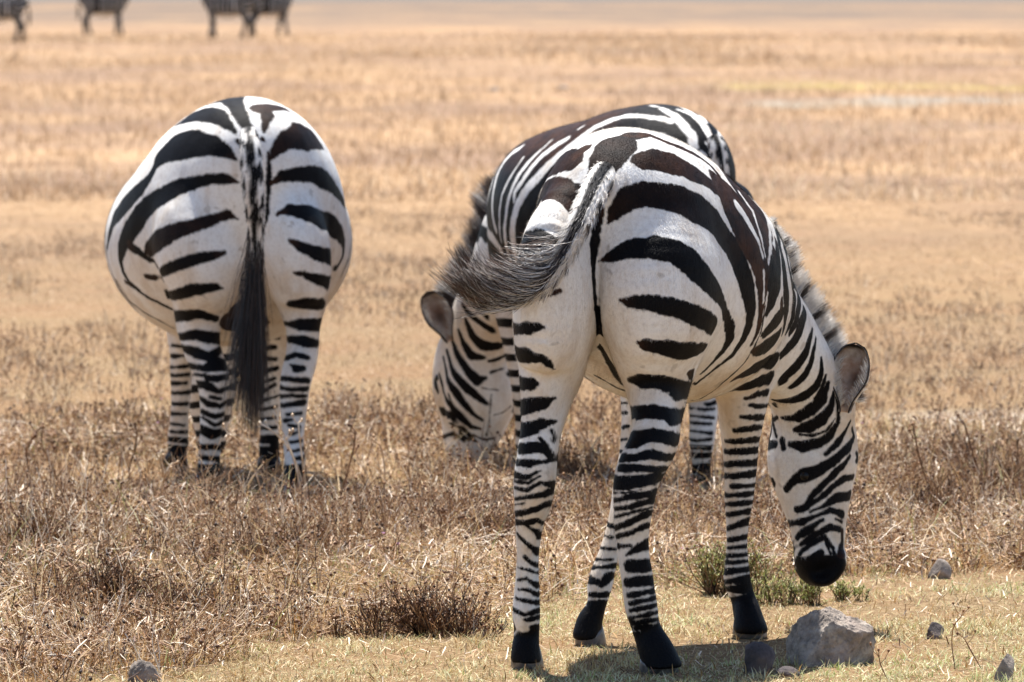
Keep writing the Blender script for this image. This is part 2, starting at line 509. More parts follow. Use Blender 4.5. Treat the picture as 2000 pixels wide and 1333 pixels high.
# all lengths below in millimetres, relative to the point of the ground under each tail
ZEBRAS = {
 'front': dict(origin=(0.2, 17.1, 0.0), ahead=(0.2588, 0.9659, 0.0), right=(0.9659, -0.2588, 0.0), cell=0.006,
  eyes=[[547, 1175, 395]], dock=[[42, 220, 1220, 30], [5, -10, 1172, 33], [-33, -140, 1099, 27], [-67, -170, 1027, 21], [-100, -170, 970, 17], [-137, -150, 928, 12], [-182, -120, 903, 9]],
  ears=[([650, 1170, 559], [673, 1170, 734], (-0.25, -0.93, -0.2), 0.047), ([615, 1340, 557], [581, 1400, 686], (-0.2, 0.9, 0.2), 0.045)],  # base, tip, way it opens, half-width
  limbs=[  # (blend out, blend in, [(joints x y z side-radius depth-radius, side axis)...])
   (0.07, 0.05, [
    ([[34,126,1135,110,100],[65,241,1100,200,205],[109,406,990,262,305],[165,577,920,300,300],[221,748,890,280,280],[275,910,860,205,240],[320,1001,850,150,180]], (0.9659, -0.2588, 0.0)),
   ]),
   (0.06, 0.006, [
    ([[132,220,1069,118,150],[148,180,959,153,205],[156,180,860,146,210],[150,190,761,109,175],[149,180,681,77,128],[148,135,615,60,90],[139,80,551,58,72],[101,20,475,55,64],[91,0,403,48,50],[88,20,315,39,36],[100,20,229,38,34],[110,20,161,39,40],[123,40,107,36,34],[145,30,58,42,44],[163,20,12,46,52]], (0.9659, -0.2588, 0.0)),
    ([[-62,170,1052,74,150],[-83,110,962,95,195],[-92,100,851,96,200],[-101,120,752,80,160],[-116,110,672,59,120],[-129,90,593,47,88],[-140,60,521,47,68],[-146,50,467,50,60],[-150,60,410,45,50],[-158,80,354,33,37],[-162,110,271,25,32],[-164,130,189,30,34],[-165,140,132,32,40],[-165,160,83,30,34],[-167,150,42,34,44],[-165,150,11,38,52]], (0.9659, -0.2588, 0.0)),
   ]),
   (0.05, 0.02, [
    ([[340,900,969,64,130],[380,930,878,75,150],[394,950,774,77,140],[385,980,662,72,115],[381,980,578,59,85],[379,1000,499,47,60],[378,1000,408,39,50],[374,1000,337,34,42],[370,1000,265,28,32],[369,1000,207,27,31],[370,1000,146,34,39],[386,1000,94,32,32],[397,970,55,37,42],[403,950,20,43,50]], (0.9659, -0.2588, 0.0)),
    ([[95,850,894,58,140],[128,880,726,67,120],[124,880,597,49,75],[112,860,495,40,56],[91,830,394,36,45],[69,800,306,28,34],[41,780,224,26,31],[21,770,157,32,38],[12,760,104,24,30],[-5,760,61,33,42],[-12,760,27,37,50]], (0.9659, -0.2588, 0.0)),
   ]),
   (0.05, 0.04, [
    ([[313,850,945,150,167],[375,960,838,135,152],[461,1100,743,110,125],[533,1200,650,92,105],[572,1240,569,85,100]], (0.309, -0.9511, 0.0)),
    ([[586,1260,561,80,94],[576,1270,495,93,113],[573,1270,423,97,118],[578,1260,344,82,97],[584,1240,273,64,76],[585,1230,221,56,69],[587,1220,193,50,64]], (0.309, -0.9511, 0.0)),
   ]),
   (0.022, 0.02, [
    ([[551,1230,182,46,24],[551,1230,153,46,22],[572,1230,132,47,22],[603,1220,133,48,22],[628,1220,159,48,21],[628,1220,185,46,24]], (0.309, -0.9511, 0.0)),
   ]),
  ],
  stripes=[  # (kind, limb, brown, mirrored, [x y z half-width ...])
   ('S','',0.35,0,[[128,200,1285,11],[105,176,1284,16],[81,162,1283,21],[65,135,1272,36],[48,116,1260,51],[37,97,1246,46],[26,83,1231,44],[18,69,1213,38],[10,57,1196,34],[-6,47,1168,21],[-17,45,1146,15]]),
   ('S','',1,0,[[81,175,1288,16],[105,184,1287,15],[128,205,1286,14],[148,206,1278,13],[168,215,1271,12],[190,236,1262,12],[212,273,1253,13],[231,305,1244,13],[250,347,1234,13],[280,383,1213,12],[302,376,1188,12]]),
   ('S','',0.6,1,[[91,82,1227,7],[112,89,1227,28],[132,100,1228,32],[152,115,1228,37],[173,129,1223,37],[195,149,1217,37],[215,166,1206,34],[236,191,1196,30],[269,244,1177,24],[296,285,1154,21],[318,312,1128,20],[337,325,1099,16]]),
   ('S','',0.22,1,[[30,38,1081,4],[47,32,1108,21],[63,32,1124,26],[79,36,1140,31],[115,47,1148,31],[136,55,1146,33],[158,64,1144,34],[181,77,1137,37],[205,94,1129,40],[228,114,1118,44],[252,143,1106,44],[271,168,1090,43],[290,201,1074,43],[303,223,1055,41],[316,247,1036,39],[328,265,1020,37],[339,282,1003,34]]),
   ('S','',0,1,[[341,286,1004,37],[351,298,979,36],[361,313,953,34],[369,326,928,32],[376,341,904,31],[380,352,881,26],[383,366,858,22],[380,374,835,20],[377,385,812,18],[361,392,778,15],[350,394,761,12],[339,400,744,10],[321,394,730,9],[302,392,716,7],[283,395,700,7],[263,405,684,6],[248,416,672,5],[227,188,674,4]]),
   ('S','',0,1,[[8,54,988,5],[38,25,1000,14],[60,11,1010,20],[82,2,1019,26],[109,-5,1021,28],[137,-5,1023,31],[161,-3,1019,32],[186,4,1014,33],[206,11,1002,36],[225,23,989,38],[241,33,973,38],[256,48,958,34],[271,66,940,31],[285,92,923,29],[304,153,890,19],[312,217,867,18],[320,274,845,16],[331,323,809,19],[330,341,786,16],[315,351,757,11],[303,353,743,9],[290,358,729,7],[276,364,714,5],[263,373,700,4]]),
   ('S','',0,1,[[59,-8,897,6],[81,-22,894,14],[103,-29,893,17],[125,-32,891,21],[150,-30,887,22],[175,-22,882,24],[200,-8,874,24],[225,14,865,25],[245,38,855,25],[265,73,844,26],[287,134,828,24]]),
   ('S','',0,1,[[103,-6,796,5],[121,-6,790,17],[141,-5,787,19],[162,2,785,22],[186,19,779,22],[210,44,772,27],[247,97,774,19],[266,147,776,11]]),
   ('S','',0,1,[[224,132,716,8],[234,165,711,15],[235,186,700,8]]),
   ('S','',0,1,[[419,427,861,7],[414,435,831,5],[410,452,800,4],[401,457,779,4],[392,468,757,4],[382,473,740,4],[372,483,723,4],[355,485,706,4],[339,493,689,4],[319,504,672,4],[300,527,654,3],[283,545,642,3],[266,581,628,3],[246,577,624,2],[216,161,643,2]]),
   ('S','',1,1,[[307,326,1159,50],[322,335,1138,61],[337,346,1117,73],[354,357,1091,77],[372,371,1064,82],[385,379,1037,75],[399,392,1011,72],[404,392,984,58],[410,397,958,46],[411,396,932,36],[412,401,905,27],[411,404,879,20],[409,413,852,14],[406,421,829,12],[402,433,806,10],[388,441,772,8]]),
   ('S','',1,1,[[366,499,1139,88],[386,518,1118,90],[398,493,1094,91],[407,465,1066,75],[416,455,1039,59],[419,439,1013,45],[423,432,987,30],[424,425,964,22],[424,423,942,15]]),
   ('W','',0,1,[[347,365,1113,15],[362,375,1092,13],[376,387,1071,12],[388,394,1050,10],[399,404,1029,9],[406,407,1008,7],[414,412,987,6]]),
   ('W','',0,1,[[357,451,1140,9],[373,452,1118,8],[390,460,1095,8],[398,440,1067,7],[408,433,1039,7],[414,427,1013,6],[421,427,987,5]]),
   ('W','',0,1,[[415,405,950,5],[416,405,931,5],[416,407,912,5],[415,408,894,5],[414,412,875,4]]),
   ('W','',0,1,[[422,666,1088,9],[428,577,1070,9],[434,546,1051,9],[435,505,1029,9],[436,482,1007,9],[432,457,990,8],[429,440,971,6]]),
   ('S','',0,1,[[444,497,996,18],[440,472,978,29],[437,455,959,40],[431,435,926,28],[427,429,912,10]]),
   ('S','',0,1,[[452,563,1020,12],[454,529,993,19],[456,514,965,26],[453,496,941,29],[451,486,917,32],[444,469,899,31],[437,457,880,30],[425,445,851,15]]),
   ('S','',0,1,[[465,536,869,12],[466,565,834,24],[445,516,817,29],[421,479,796,17],[413,465,793,9]]),
   ('S','',0,1,[[452,655,1045,15],[459,599,1018,15],[464,580,996,18],[470,576,974,21],[472,564,948,24],[475,565,921,27],[477,574,894,27],[480,596,867,27],[480,609,847,24],[480,632,827,22],[476,647,807,17],[474,680,787,12]]),
   ('S','',0,1,[[459,815,1042,7],[464,677,1027,22],[474,696,1007,24],[477,652,990,19],[482,643,971,15],[487,644,945,16],[494,675,917,18],[499,720,892,19],[510,912,861,21],[507,907,838,18],[506,910,814,15],[498,899,795,12],[490,893,776,9]]),
   ('S','',0,1,[[462,809,1037,9],[470,682,1016,10],[482,714,988,12],[489,707,966,16],[492,689,945,12],[514,962,888,13],[522,983,869,23],[523,966,850,21],[519,944,826,20],[515,939,801,18],[500,920,775,12]]),
   ('S','',0,1,[[391,473,751,10],[415,517,757,27],[440,577,763,30],[456,611,777,27]]),
   ('S','',0,1,[[352,543,679,15],[369,557,688,22],[387,578,697,30],[420,660,707,33],[459,904,704,26]]),
   ('S','',0,1,[[350,853,632,8],[369,853,637,14],[388,861,643,16],[420,885,655,19],[451,940,660,20]]),
   ('S','',0,1,[[386,890,610,6],[417,908,621,9],[444,952,622,11]]),
   ('S','',0.7,0,[[-127,235,1151,23],[-96,83,1160,44],[-73,52,1145,32],[-60,30,1118,21],[-59,16,1102,7]]),
   ('S','',1,0,[[-67,151,1223,10],[-49,148,1239,24],[-26,148,1255,19],[-14,150,1262,8]]),
   ('S','',0,0,[[-176,-2,1019,46],[-147,-49,1038,38],[-119,-61,1041,23],[-99,-58,1041,9]]),
   ('S','',0.8,0,[[-108,-93,916,7],[-85,-80,923,8]]),
   ('S','',0,0,[[-194,-2,828,18],[-162,-80,834,17],[-138,-92,837,11],[-126,-92,837,4]]),
   ('S','',0,0,[[-190,27,769,22],[-162,-54,767,22],[-130,-65,761,14],[-110,-50,746,10],[-100,-31,733,4]]),
   ('S','',0,0,[[11,36,1112,12],[7,41,1093,13],[3,44,1075,14],[0,45,1050,13],[-4,44,1026,14],[-4,44,1001,14],[-5,43,977,12],[-5,41,952,11],[-3,45,928,11],[-2,50,903,11],[0,59,878,11],[6,94,846,12],[12,141,813,14]]),  # dark line down the crease between the haunches
   ('R','LH',0,1,[[-178,49,696,18],[-154,2,697,16],[-140,-3,697,7]]),
   ('R','LH',0,1,[[-180,90,633,22],[-150,9,646,19],[-126,10,650,15],[-101,25,661,4]]),
   ('R','LH',0,1,[[-180,51,583,20],[-150,9,591,18],[-130,12,599,15],[-105,33,604,6]]),
   ('R','LH',0,1,[[-180,19,540,15],[-142,-2,545,15],[-122,6,537,10],[-103,26,515,4]]),
   ('R','LH',0,1,[[-134,5,567,4],[-118,11,545,6],[-103,26,515,5]]),
   ('R','LH',0,1,[[-107,30,584,3],[-102,35,563,3],[-103,31,552,2]]),
   ('R','LH',0,1,[[-187,19,508,10],[-156,-8,506,11],[-130,-3,510,6],[-102,29,512,6]]),
   ('R','LH',0,1,[[-197,50,478,10],[-165,-7,473,7],[-134,-7,488,4]]),
   ('R','LH',0,1,[[-195,31,461,4],[-161,-7,460,4],[-134,-7,475,4]]),
   ('R','LH',0,1,[[-195,34,446,4],[-165,-2,441,5],[-130,-4,461,4],[-99,35,453,9]]),
   ('R','LH',0,1,[[-195,60,416,5],[-156,1,426,6],[-121,9,431,8],[-99,41,442,6]]),
   ('R','LH',0,1,[[-195,60,403,4],[-169,11,411,3]]),
   ('R','LH',0,1,[[-197,80,380,8],[-169,21,388,7],[-139,14,398,8],[-108,37,409,7]]),
   ('R','LH',0,1,[[-195,80,360,7],[-165,35,361,7],[-139,33,368,5],[-117,80,358,8]]),
   ('R','LH',0,1,[[-165,39,354,4],[-143,51,340,7],[-132,78,325,7]]),
   ('R','LH',0,1,[[-187,68,333,4],[-169,60,314,6],[-147,73,295,7],[-135,110,283,7]]),
   ('R','LH',0,1,[[-169,76,277,4],[-138,107,253,7]]),
   ('R','LH',0,1,[[-184,96,249,4],[-160,86,245,5],[-136,110,233,5]]),
   ('R','LH',0,1,[[-186,104,218,4],[-165,90,224,5],[-138,113,204,7]]),
   ('R','LH',0,1,[[-184,103,196,4],[-160,96,195,5],[-138,116,182,6]]),
   ('R','LH',0,1,[[-189,109,174,5],[-165,99,168,6],[-137,119,162,7]]),
   ('R','LH',0,1,[[-195,120,146,7],[-169,100,135,6],[-136,125,142,8]]),
   ('R','LH',0,1,[[-202,140,121,10],[-196,160,99,13]]),
   ('R','LH',0,1,[[-167,103,122,6],[-136,129,126,8]]),
   ('R','LH',0,1,[[-143,132,97,14],[-156,124,89,7]]),
   ('R','LH',0,1,[[-208,160,70,14],[-169,114,64,13],[-125,160,68,14]]),
   ('R','LH',0,1,[[-208,150,43,21],[-169,106,42,24],[-123,150,43,21]]),
   ('R','LH',0,1,[[-208,150,14,16],[-169,101,19,18],[-123,150,25,16]]),
   ('R','RH',0,1,[[81,98,700,8],[111,76,700,18],[164,80,697,19],[194,108,686,19],[213,145,662,13]]),
   ('R','RH',0,1,[[84,135,621,16],[134,46,628,18],[175,59,621,16],[210,141,608,15]]),
   ('R','RH',0,1,[[70,80,556,16],[98,11,565,21],[136,11,574,16],[172,28,566,15],[196,68,557,13]]),
   ('R','RH',0,1,[[55,20,520,12],[91,-26,521,11],[133,-15,530,13],[175,27,518,10]]),
   ('R','RH',0,1,[[59,-18,496,11],[95,-38,499,11],[157,1,492,9]]),
   ('R','RH',0,1,[[29,20,467,14],[73,-43,468,11],[143,-17,473,14]]),
   ('R','RH',0,1,[[29,20,448,6],[73,-46,453,9],[134,-29,460,6]]),
   ('R','RH',0,1,[[26,0,436,4],[73,-47,439,3],[108,-48,446,3]]),
   ('R','RH',0,1,[[39,0,416,6],[86,-51,431,10],[143,-11,437,10]]),
   ('R','RH',0,1,[[39,0,397,6],[82,-49,405,8],[137,-22,419,9]]),
   ('R','RH',0,1,[[42,0,377,5],[73,-43,388,6],[130,-29,402,4]]),
   ('R','RH',0,1,[[46,20,349,7],[86,-42,370,9],[130,-24,390,9]]),
   ('R','RH',0,1,[[50,4,330,6],[87,-30,343,7],[122,-21,359,8]]),
   ('R','RH',0,1,[[55,5,307,7],[83,-16,311,6]]),
   ('R','RH',0,1,[[74,-9,288,5],[109,-11,308,14],[120,-4,318,10]]),
   ('R','RH',0,1,[[81,-10,262,16],[122,-4,262,18]]),
   ('R','RH',0,1,[[78,-6,221,12],[131,-3,226,14]]),
   ('R','RH',0,1,[[79,-7,190,8],[133,-7,200,8]]),
   ('R','RH',0,1,[[81,-9,171,6],[137,-6,183,7]]),
   ('R','RH',0,1,[[83,-7,153,6],[142,-3,166,6]]),
   ('R','RH',0,1,[[85,-1,136,6],[146,5,148,6]]),
   ('R','RH',0,1,[[90,5,122,7],[151,19,131,7]]),
   ('R','RH',0,1,[[96,11,109,8],[158,40,116,8]]),
   ('R','RH',0,1,[[81,9,132,7],[86,40,105,8]]),
   ('R','RH',0,1,[[88,40,86,14],[118,4,91,18],[166,17,94,21]]),
   ('R','RH',0,1,[[109,7,65,21],[179,10,73,21]]),
   ('R','RH',0,1,[[114,3,39,21],[187,0,52,18]]),
   ('R','RF',0,1,[[400,901,593,7],[439,957,588,7]]),
   ('R','RF',0,1,[[376,899,564,5],[421,933,561,10]]),
   ('R','RF',0,1,[[360,918,529,6],[414,938,535,10]]),
   ('R','RF',0,1,[[340,956,500,5],[415,963,503,10]]),
   ('R','RF',0,1,[[341,967,472,8],[412,970,475,10]]),
   ('R','RF',0,1,[[338,982,440,8],[412,975,444,11]]),
   ('R','RF',0,1,[[335,1000,408,8],[413,980,416,11]]),
   ('R','RF',0,1,[[354,960,385,7],[409,981,386,7]]),
   ('R','RF',0,1,[[335,1000,360,7],[407,981,365,8]]),
   ('R','RF',0,1,[[339,1000,337,7],[403,979,343,8]]),
   ('R','RF',0,1,[[342,987,310,7],[399,978,320,9]]),
   ('R','RF',0,1,[[345,983,276,8],[396,981,294,11]]),
   ('R','RF',0,1,[[345,985,246,7],[396,991,255,8]]),
   ('R','RF',0,1,[[345,986,227,6],[398,1000,231,7]]),
   ('R','RF',0,1,[[342,993,207,7],[398,1000,210,7]]),
   ('R','RF',0,1,[[342,986,190,7],[398,1000,193,7]]),
   ('R','RF',0,1,[[339,987,167,10],[400,1000,173,10]]),
   ('R','RF',0,1,[[336,1000,139,8],[402,989,150,13]]),
   ('R','RF',0,1,[[342,989,123,7],[407,988,126,18]]),
   ('R','RF',0,1,[[356,992,85,16],[424,1000,91,24]]),
   ('R','RF',0,1,[[361,955,57,18],[433,964,63,21]]),
   ('R','RF',0,1,[[364,931,35,11],[411,908,41,13]]),
   ('R','LF',0,1,[[37,800,302,5],[69,800,297,7]]),
   ('R','LF',0,1,[[23,780,276,4],[60,800,270,4]]),
   ('R','LF',0,1,[[19,780,244,4],[59,759,241,5]]),
   ('R','LF',0,1,[[5,780,217,4],[50,752,215,5]]),
   ('R','LF',0,1,[[-2,770,195,5],[55,758,200,8]]),
   ('R','LF',0,1,[[-9,767,168,13],[13,734,161,9]]),
   ('R','LF',0,1,[[41,742,174,13],[23,733,152,7]]),
   ('R','LF',0,1,[[-5,742,129,8],[36,743,129,8]]),
   ('R','LF',0,1,[[-9,740,106,9],[27,738,106,11]]),
   ('R','LF',0,1,[[-23,731,80,20],[23,737,84,22]]),
   ('R','LF',0,1,[[-41,733,48,22],[23,744,51,24]]),
   ('R','LF',0,1,[[-23,713,31,11],[18,736,34,13]]),
   ('R','LF',0,1,[[75,847,602,4],[104,880,603,4]]),
   ('R','LF',0,1,[[75,854,576,5],[104,880,579,5]]),
   ('R','LF',0,1,[[75,848,540,5],[103,860,546,5]]),
   ('R','LF',0,1,[[69,860,509,4],[100,860,513,4]]),
   ('R','LF',0,1,[[69,860,481,4],[97,860,484,4]]),
   ('R','torso',0.6,1,[[46,300,786,18],[66,300,743,30],[79,300,699,36],[101,300,670,30]]),
   ('R','torso',0,1,[[-18,300,695,3],[32,300,662,4],[91,300,645,6]]),
   ('H','neck',0,1,[[464,914,704,15],[488,936,728,20],[516,964,757,25],[528,975,792,25],[541,1013,825,17]]),
   ('H','neck',0,1,[[456,1130,639,14],[487,1026,657,20],[518,1026,684,21],[542,1031,715,18],[553,1034,750,13],[562,1052,777,7]]),
   ('H','neck',0,1,[[507,1074,629,7],[536,1070,651,14],[555,1066,682,13],[566,1064,721,10],[573,1073,752,6]]),
   ('H','neck',0,1,[[578,1138,596,11],[593,1132,632,9],[599,1130,655,5]]),
   ('H','neck',0,1,[[440,955,598,9],[470,1159,578,8]]),
   ('H','neck',0,1,[[466,1126,594,8],[500,1117,593,13],[540,1115,603,18],[575,1117,631,16],[587,1111,671,10],[587,1102,701,6]]),
   ('H','neck',0,1,[[488,1181,545,5],[527,1156,546,14],[561,1145,567,19],[591,1145,594,16],[606,1145,634,8]]),
   ('H','neck',0,1,[[523,1170,515,8],[557,1160,523,17],[592,1158,543,18],[615,1161,578,10],[620,1162,613,5]]),
   ('H','neck',0,1,[[511,1183,477,9],[543,1174,472,16],[583,1174,480,14],[613,1181,499,13],[631,1181,532,8],[633,1173,573,6],[627,1169,598,4]]),
   ('H','neck',0,1,[[603,1179,452,8],[629,1192,476,10],[649,1207,505,8],[665,1219,535,5]]),
   ('H','neck',0,1,[[502,1200,360,9],[523,1182,386,13],[548,1174,398,21],[583,1174,409,16],[629,1189,439,14],[660,1215,465,13],[677,1245,493,8],[671,1235,514,5]]),
   ('H','neck',0,1,[[529,1191,308,9],[553,1181,316,10],[566,1179,341,9],[593,1180,371,10],[629,1191,406,10],[655,1208,430,8],[665,1219,444,5]]),
   ('H','neck',0,1,[[553,1181,319,9],[583,1180,336,8],[619,1190,366,9],[650,1209,387,9],[677,1248,389,8]]),
   ('H','neck',0,1,[[561,1179,304,4],[594,1181,316,6],[629,1197,338,13],[667,1242,342,16]]),
   ('H','neck',0,1,[[483,1170,284,9],[510,1226,270,10],[544,1183,278,10],[578,1177,294,6],[614,1187,308,9],[645,1210,295,12]]),
   ('H','neck',0,1,[[503,1160,240,10],[529,1192,237,9],[558,1177,261,10],[594,1178,284,6]]),
   ('H','neck',0,1,[[520,1221,203,8],[549,1179,226,9],[578,1174,246,9],[614,1184,266,10],[640,1203,257,9]]),
   ('H','neck',0,1,[[534,1187,195,8],[563,1174,221,8],[599,1177,239,9],[621,1184,210,6],[626,1177,188,6]]),
   ('H','neck',0,1,[[449,1200,385,10],[470,1242,375,13]]),
   ('H','neck',0,1,[[454,1190,321,8],[484,1190,326,12]]),
   ('H','neck',0,1,[[495,1192,466,9],[491,1196,486,10]]),
   ('H','neck',0,1,[[460,1244,470,13],[474,1213,475,12]]),
   ('H','neck',0,1,[[537,1197,162,29],[579,1181,165,34],[629,1179,163,30]]),
   ('H','neck',0,1,[[550,1208,128,39],[594,1176,126,39],[634,1176,141,32]]),
   ('H','neck',0,1,[[591,1171,199,10],[578,1170,186,18]]),
   ('H','neck',0,1,[[689,1200,476,6],[689,1270,436,12],[689,1200,415,7]]),
   ('H','neck',0,1,[[681,1190,526,4],[689,1200,481,5]]),
   ('H','neck',0,1,[[535,1170,503,3],[568,1168,500,4],[603,1172,512,4],[624,1172,543,3]]),
   ('H','neck',0,1,[[518,1220,220,5],[541,1183,241,5],[568,1175,256,5]]),
   ('H','neck',0,1,[[629,1194,285,5],[645,1209,276,6]]),
   ('H','neck',0,1,[[604,1178,223,5],[615,1177,196,5]]),
   ('H','neck',0,1,[[470,1228,524,7],[477,1213,495,6]]),
   ('H','neck',0,1,[[478,1193,546,5],[468,1239,533,7]]),
   ('H','neck',0.6,1,[[645,1210,254,8],[646,1213,223,9],[643,1182,195,13]]),
  ]),
 'left': dict(origin=(-0.815, 23.15, 0.0), ahead=(-0.1045, 0.9945, 0.0), right=(0.9945, 0.1045, 0.0), cell=0.009,
  eyes=[], dock=[[-30, -130, 1174, 29], [-23, -200, 1129, 34], [-15, -230, 1048, 34], [-9, -230, 950, 31], [-5, -210, 851, 26], [-5, -200, 752, 18], [-9, -190, 653, 12]],
  ears=[([45, 1350, 480], [115, 1300, 620], (0.5, -0.8, 0), 0.045), ([-85, 1350, 480], [-165, 1300, 620], (-0.5, -0.8, 0), 0.045)],  # base, tip, way it opens, half-width
  limbs=[  # (blend out, blend in, [(joints x y z side-radius depth-radius, side axis)...])
   (0.07, 0.05, [
    ([[-13,119,1120,110,100],[-34,228,1060,220,220],[-70,375,950,325,335],[-112,541,825,390,355],[-133,740,795,410,335],[-146,910,800,330,300],[-151,1050,840,200,230]], (0.9945, 0.1045, 0.0)),
   ]),
   (0.035, 0.006, [
    ([[47,210,970,103,140],[93,170,821,125,190],[118,170,704,110,180],[131,180,620,83,135],[135,160,538,57,95],[133,120,456,52,70],[115,50,377,51,60],[108,50,294,45,46],[108,0,214,36,35],[113,-70,127,33,33],[118,-130,62,36,40],[122,-200,25,34,36],[129,-290,-1,42,50]], (0.9945, 0.1045, 0.0)),
    ([[-181,270,968,142,150],[-195,210,836,164,190],[-190,210,719,147,190],[-201,230,618,97,135],[-207,230,535,73,95],[-191,210,452,60,75],[-159,170,370,55,60],[-159,170,287,43,46],[-167,180,203,37,35],[-173,210,117,35,33],[-175,210,67,38,40],[-177,190,35,37,36],[-180,170,14,45,50]], (0.9945, 0.1045, 0.0)),
   ]),
   (0.05, 0.02, [
    ([[89,1050,738,78,150],[62,1050,565,69,110],[18,1070,391,52,70],[-4,1090,268,42,50],[-8,1100,163,33,35],[-8,1110,76,36,36],[-8,1110,32,33,35],[-11,1090,11,43,50]], (0.9945, 0.1045, 0.0)),
    ([[-312,1100,736,78,150],[-302,1100,563,69,110],[-303,1120,423,43,70],[-308,1150,300,36,50],[-312,1150,195,31,35],[-319,1150,108,36,36],[-322,1150,64,33,35],[-329,1130,29,43,50]], (0.9945, 0.1045, 0.0)),
   ]),
   (0.05, 0.04, [
    ([[-146,910,920,150,220],[-177,1108,780,110,170],[-206,1286,550,90,130],[-216,1385,420,85,120]], (0.9945, 0.1045, 0.0)),
    ([[-216,1385,400,80,110],[-218,1405,280,90,110],[-219,1415,150,60,65],[-218,1405,80,50,50]], (0.9945, 0.1045, 0.0)),
   ]),
  ],
  stripes=[  # (kind, limb, brown, mirrored, [x y z half-width ...])
   ('S','',0,1,[[-108,330,1280,51],[-85,176,1262,29],[-71,117,1239,26],[-47,61,1198,21],[-31,31,1154,18],[-23,20,1119,16]]),
   ('S','',0,1,[[-284,367,1197,15],[-257,332,1214,36],[-226,278,1224,39],[-193,228,1231,41],[-142,145,1226,34],[-107,83,1200,19],[-81,52,1176,6]]),
   ('S','',0,1,[[-187,337,1256,7],[-140,284,1269,14]]),
   ('S','',0,1,[[-75,20,1087,6],[-106,33,1112,22],[-131,48,1122,29],[-157,68,1133,36],[-190,97,1135,42],[-224,133,1137,52],[-258,170,1130,57],[-293,215,1122,57],[-314,234,1106,47],[-335,255,1089,38],[-353,256,1054,19],[-371,262,1019,22],[-398,295,988,31],[-431,347,956,38],[-470,428,918,41],[-500,500,880,34],[-507,510,855,26],[-516,530,829,19],[-522,555,782,9]]),
   ('S','',0,1,[[-363,403,1116,4],[-380,424,1094,6],[-395,419,1072,6]]),
   ('S','',0,1,[[-71,20,1015,5],[-106,27,1025,18],[-136,37,1025,18],[-166,51,1024,19],[-197,68,1016,21],[-227,87,1008,25],[-256,103,998,29],[-284,123,987,35],[-310,145,972,37],[-337,179,956,38],[-361,215,937,40],[-385,249,919,42],[-402,271,898,44],[-418,295,877,45],[-435,323,853,43],[-451,354,830,40],[-469,397,788,33],[-473,424,746,18],[-466,433,711,13],[-445,423,676,11],[-408,389,647,9]]),
   ('S','',0,1,[[-441,339,800,18],[-408,295,781,16],[-371,258,758,13],[-336,152,732,9]]),
   ('S','',0.3,1,[[-74,43,895,4],[-106,41,910,18],[-134,39,900,19],[-161,32,890,21],[-190,27,881,23],[-220,27,871,25],[-253,36,861,27],[-286,55,850,31],[-310,76,837,34],[-334,111,823,38],[-370,239,789,29],[-381,262,778,12]]),
   ('S','',0,1,[[-114,32,786,8],[-155,14,777,17],[-185,10,771,19],[-215,13,764,20],[-245,25,754,20],[-276,47,743,21],[-314,102,724,20],[-328,148,714,12]]),
   ('S','',0.5,1,[[-384,309,698,9],[-358,283,694,12],[-321,161,694,10]]),
   ('S','',0.6,1,[[-5,137,1251,36],[39,181,1256,30],[82,237,1245,18]]),
   ('S','',0.4,1,[[5,152,1256,20],[21,111,1232,25],[17,72,1203,16],[14,50,1178,6]]),
   ('S','',0,1,[[-71,34,1149,8],[-68,29,1137,4]]),
   ('S','',0,1,[[9,34,1154,8],[16,33,1146,3]]),
   ('S','',0.4,1,[[34,26,1087,5],[48,36,1114,20],[68,52,1134,28],[87,75,1153,35],[111,103,1157,41],[135,143,1161,54],[172,229,1150,40],[196,277,1124,13]]),
   ('S','',0,1,[[38,32,1010,5],[73,44,1034,21],[100,61,1036,23],[126,85,1038,26],[150,112,1038,27],[174,147,1037,31],[196,184,1023,35],[217,229,1009,31],[245,308,972,23],[265,421,927,15]]),
   ('S','',0,1,[[59,17,913,7],[98,16,926,22],[125,19,921,27],[152,34,915,36],[191,78,894,40],[226,264,868,36],[249,344,840,28],[262,431,802,18],[257,448,761,13],[237,420,721,10],[225,117,703,7]]),
   ('S','',0,1,[[97,-20,828,6],[134,-20,808,19],[178,4,787,24],[202,37,778,25],[225,110,768,29]]),
   ('S','',0,1,[[109,-16,723,4],[144,-13,718,11],[182,16,702,18],[220,100,684,25]]),
   ('S','',0,1,[[279,643,855,7],[281,625,831,7],[282,620,805,7],[278,586,776,7],[274,587,745,7],[262,545,719,6],[250,529,692,6]]),
   ('S','',0,1,[[-493,555,672,7],[-472,542,640,7],[-452,557,607,7],[-424,519,589,6],[-397,502,569,6],[-364,472,554,6],[-332,458,538,5],[-301,456,521,5]]),
   ('S','',0,1,[[-458,448,676,8],[-423,405,655,8],[-390,379,633,8],[-345,347,612,8],[-301,331,591,8]]),
   ('S','',0.5,1,[[-128,195,563,23],[-104,329,536,42],[-91,282,567,42],[-77,243,598,42],[-68,289,564,31],[-58,346,530,42],[-48,294,564,31],[-37,251,598,33],[-22,293,570,27],[-6,346,541,28]]),
   ('S','',0,1,[[-56,20,1109,7],[-54,15,1077,9],[-51,15,1045,10],[-48,18,1015,10],[-44,23,985,10],[-41,28,955,9],[-37,35,925,8],[-35,42,900,7],[-32,50,875,6]]),  # left of the dock: dark skin, with the shade of the crease painted in
   ('S','',0,1,[[28,27,1109,7],[29,23,1077,8],[30,24,1045,9],[28,29,1010,9],[27,34,975,8],[24,35,945,7],[22,35,915,7],[16,36,875,6]]),  # right of the dock: dark skin and painted crease shade again
   ('R','LH',0,1,[[-316,288,639,18],[-224,45,664,22],[-144,37,676,14],[-122,52,670,5]]),
   ('R','LH',0,1,[[-299,355,573,21],[-210,112,584,18],[-149,145,568,13]]),
